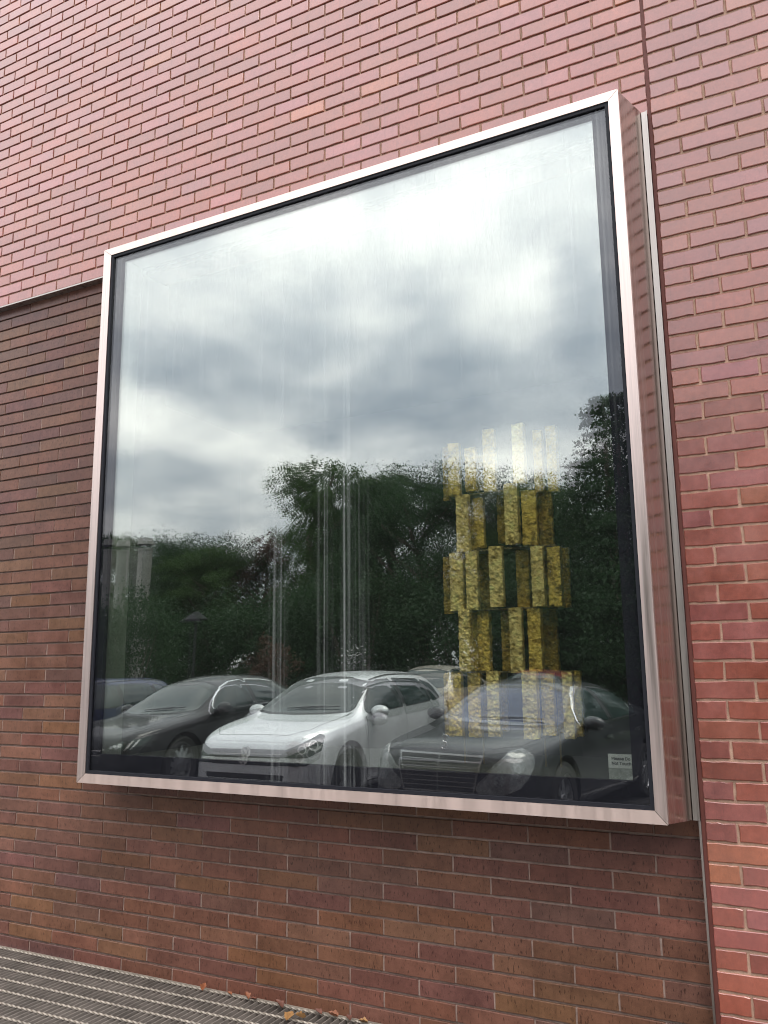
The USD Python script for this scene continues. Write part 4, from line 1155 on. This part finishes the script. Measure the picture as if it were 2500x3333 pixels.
T1 = broad_tree('broad tree with airy feathery top, left of the glass middle', (-16.9, -26, GZ), 0, 21, 10.9, 6.4, 'leaf_green', gap=1)
T2 = broad_tree('dense dark broad tree just left of the brass sculpture', (-12.4, -25, GZ), 40, 22, 9.6, 8.5, 'leaf_deep', n_clump=620)
T3 = broad_tree('low rust tinted tree on the left, reddish leaves showing on the skyline', (-21.3, -27, GZ), 0, 23, 7.9, 4.6, 'leaf_rust', base=0.3, n_clump=260, per=46)
T4 = conifer('tall dark conifer rising at the right edge of the glass', (-4.1, -20, GZ), 0, 24, 9.3, 6.4, 'leaf_deep', per=110)
copy_thing(T1, 'tree', 'round headed tree right of the airy feathery tree', (-14.9, -27.5, GZ), 110, (0.95, 0.95, 0.97))
copy_thing(T2, 'tree', 'dark tree directly behind the sculpture top', (-10.6, -26.5, GZ), 200, (0.8, 0.8, 0.98))
copy_thing(T1, 'tree', 'lower tree in the dip of the skyline right of the sculpture', (-8.2, -25.5, GZ), 250, (0.9, 0.9, 0.80))
copy_thing(T2, 'tree', 'wide leafy tree at the left, second from the glass edge', (-26.2, -27, GZ), 300, (1.0, 1.0, 0.84))
copy_thing(T2, 'tree', 'leafy tree left of the rust tinted one', (-23.4, -26, GZ), 20, (0.85, 0.85, 0.82))
copy_thing(T1, 'tree', 'leafy tree at the left glass edge above the vent stacks', (-30.5, -27.5, GZ), 70, (1.0, 1.0, 0.83))
copy_thing(T4, 'conifer_tree', 'small dark conifer tip at the far left glass edge', (-32.5, -27, GZ), 30, (0.8, 0.8, 0.93))
copy_thing(T2, 'tree', 'dark tree standing behind the tall conifer at the right', (-2.2, -24, GZ), 130, (0.9, 0.9, 1.06))
copy_thing(T4, 'conifer_tree', 'second conifer, lower, left of the tall one', (-6.9, -23, GZ), 80, (0.85, 0.85, 0.80))
copy_thing(T2, 'tree', 'tree right of the tall conifer, cut by the window frame', (2.0, -22, GZ), 210, (0.9, 0.9, 1.05))
copy_thing(T1, 'tree', 'tree far right beyond the window frame', (6.5, -23, GZ), 10, None)
copy_thing(T2, 'tree', 'tree far left beyond the window frame', (-36, -26, GZ), 160, None)
copy_thing(T1, 'tree', 'leafy green tree in front of the rust tinted one', (-21.8, -24, GZ), 140, (0.75, 0.75, 0.66))
copy_thing(T2, 'tree', 'dark tree behind the airy feathery tree', (-17.6, -31, GZ), 80, (0.75, 0.75, 0.95))
copy_thing(T2, 'tree', 'dark tree behind the skyline dip right of the sculpture', (-9.0, -30, GZ), 10, (0.9, 0.9, 0.94))
copy_thing(T1, 'tree', 'mid height tree between rust tinted tree and airy tree', (-19.3, -29, GZ), 190, (0.9, 0.9, 0.86))

S1 = bush('leafy shrub below the airy feathery tree', (-16.5, -21.5, GZ), 0, 31, 4.2, 4.6, 'leaf_deep')
S2 = bush('orange brown autumn shrub low between the trees', (-12.6, -15.6, GZ), 0, 32, 2.3, 1.6, 'leaf_rust', n=50, per=40, size=0.05)
spots = [(-22.5, -21, 'leafy shrub below the rust tinted tree'), (-26.5, -22, 'leafy shrub behind the vent stacks'), (-12.8, -21, 'leafy shrub left of the sculpture foot'), (-9.6, -21.5, 'leafy shrub behind the sculpture'),
         (-6.4, -21, 'leafy shrub between sculpture and tall conifer'), (-31, -22, 'leafy shrub at the left glass edge'), (-19.4, -22.5, 'leafy shrub right of the rust tinted tree'), (-2.6, -19, 'leafy shrub under the tall conifer'),
         (1.0, -20, 'leafy shrub right of the tall conifer'), (-14.6, -23.5, 'tall leafy shrub between the two broad trees'), (-36, -22, 'leafy shrub far left beyond the frame'), (5.5, -20, 'leafy shrub far right beyond the frame'),
         (-16.0, -12.2, 'low shrub at the foot of the vent stacks'), (-14.2, -12.0, 'low shrub right of the vent stacks')]
for i, (x, y, lab) in enumerate(spots):
    copy_thing(S1, 'shrub', lab, (x, y, GZ), 47 * i, ((0.55, 0.55, 0.86) if i > 11 else (1.15, 1.15, 1.0 + 0.12 * (i % 3))))
bank = [leaves_at(np.c_[np.random.default_rng(77).uniform(-60, 30, 1400), np.random.default_rng(78).uniform(-37, -31, 1400), np.random.default_rng(79).uniform(0.2, 5.2, 1400)], 0.9, 26, 0.16, np.random.default_rng(80), 0.8)]
tag(stage.GetPrimAtPath(part('far_wood', cat(*bank), M['leaf_deep'])), 'dense far wood closing the view behind the separate trees', 'wood', kind='stuff')
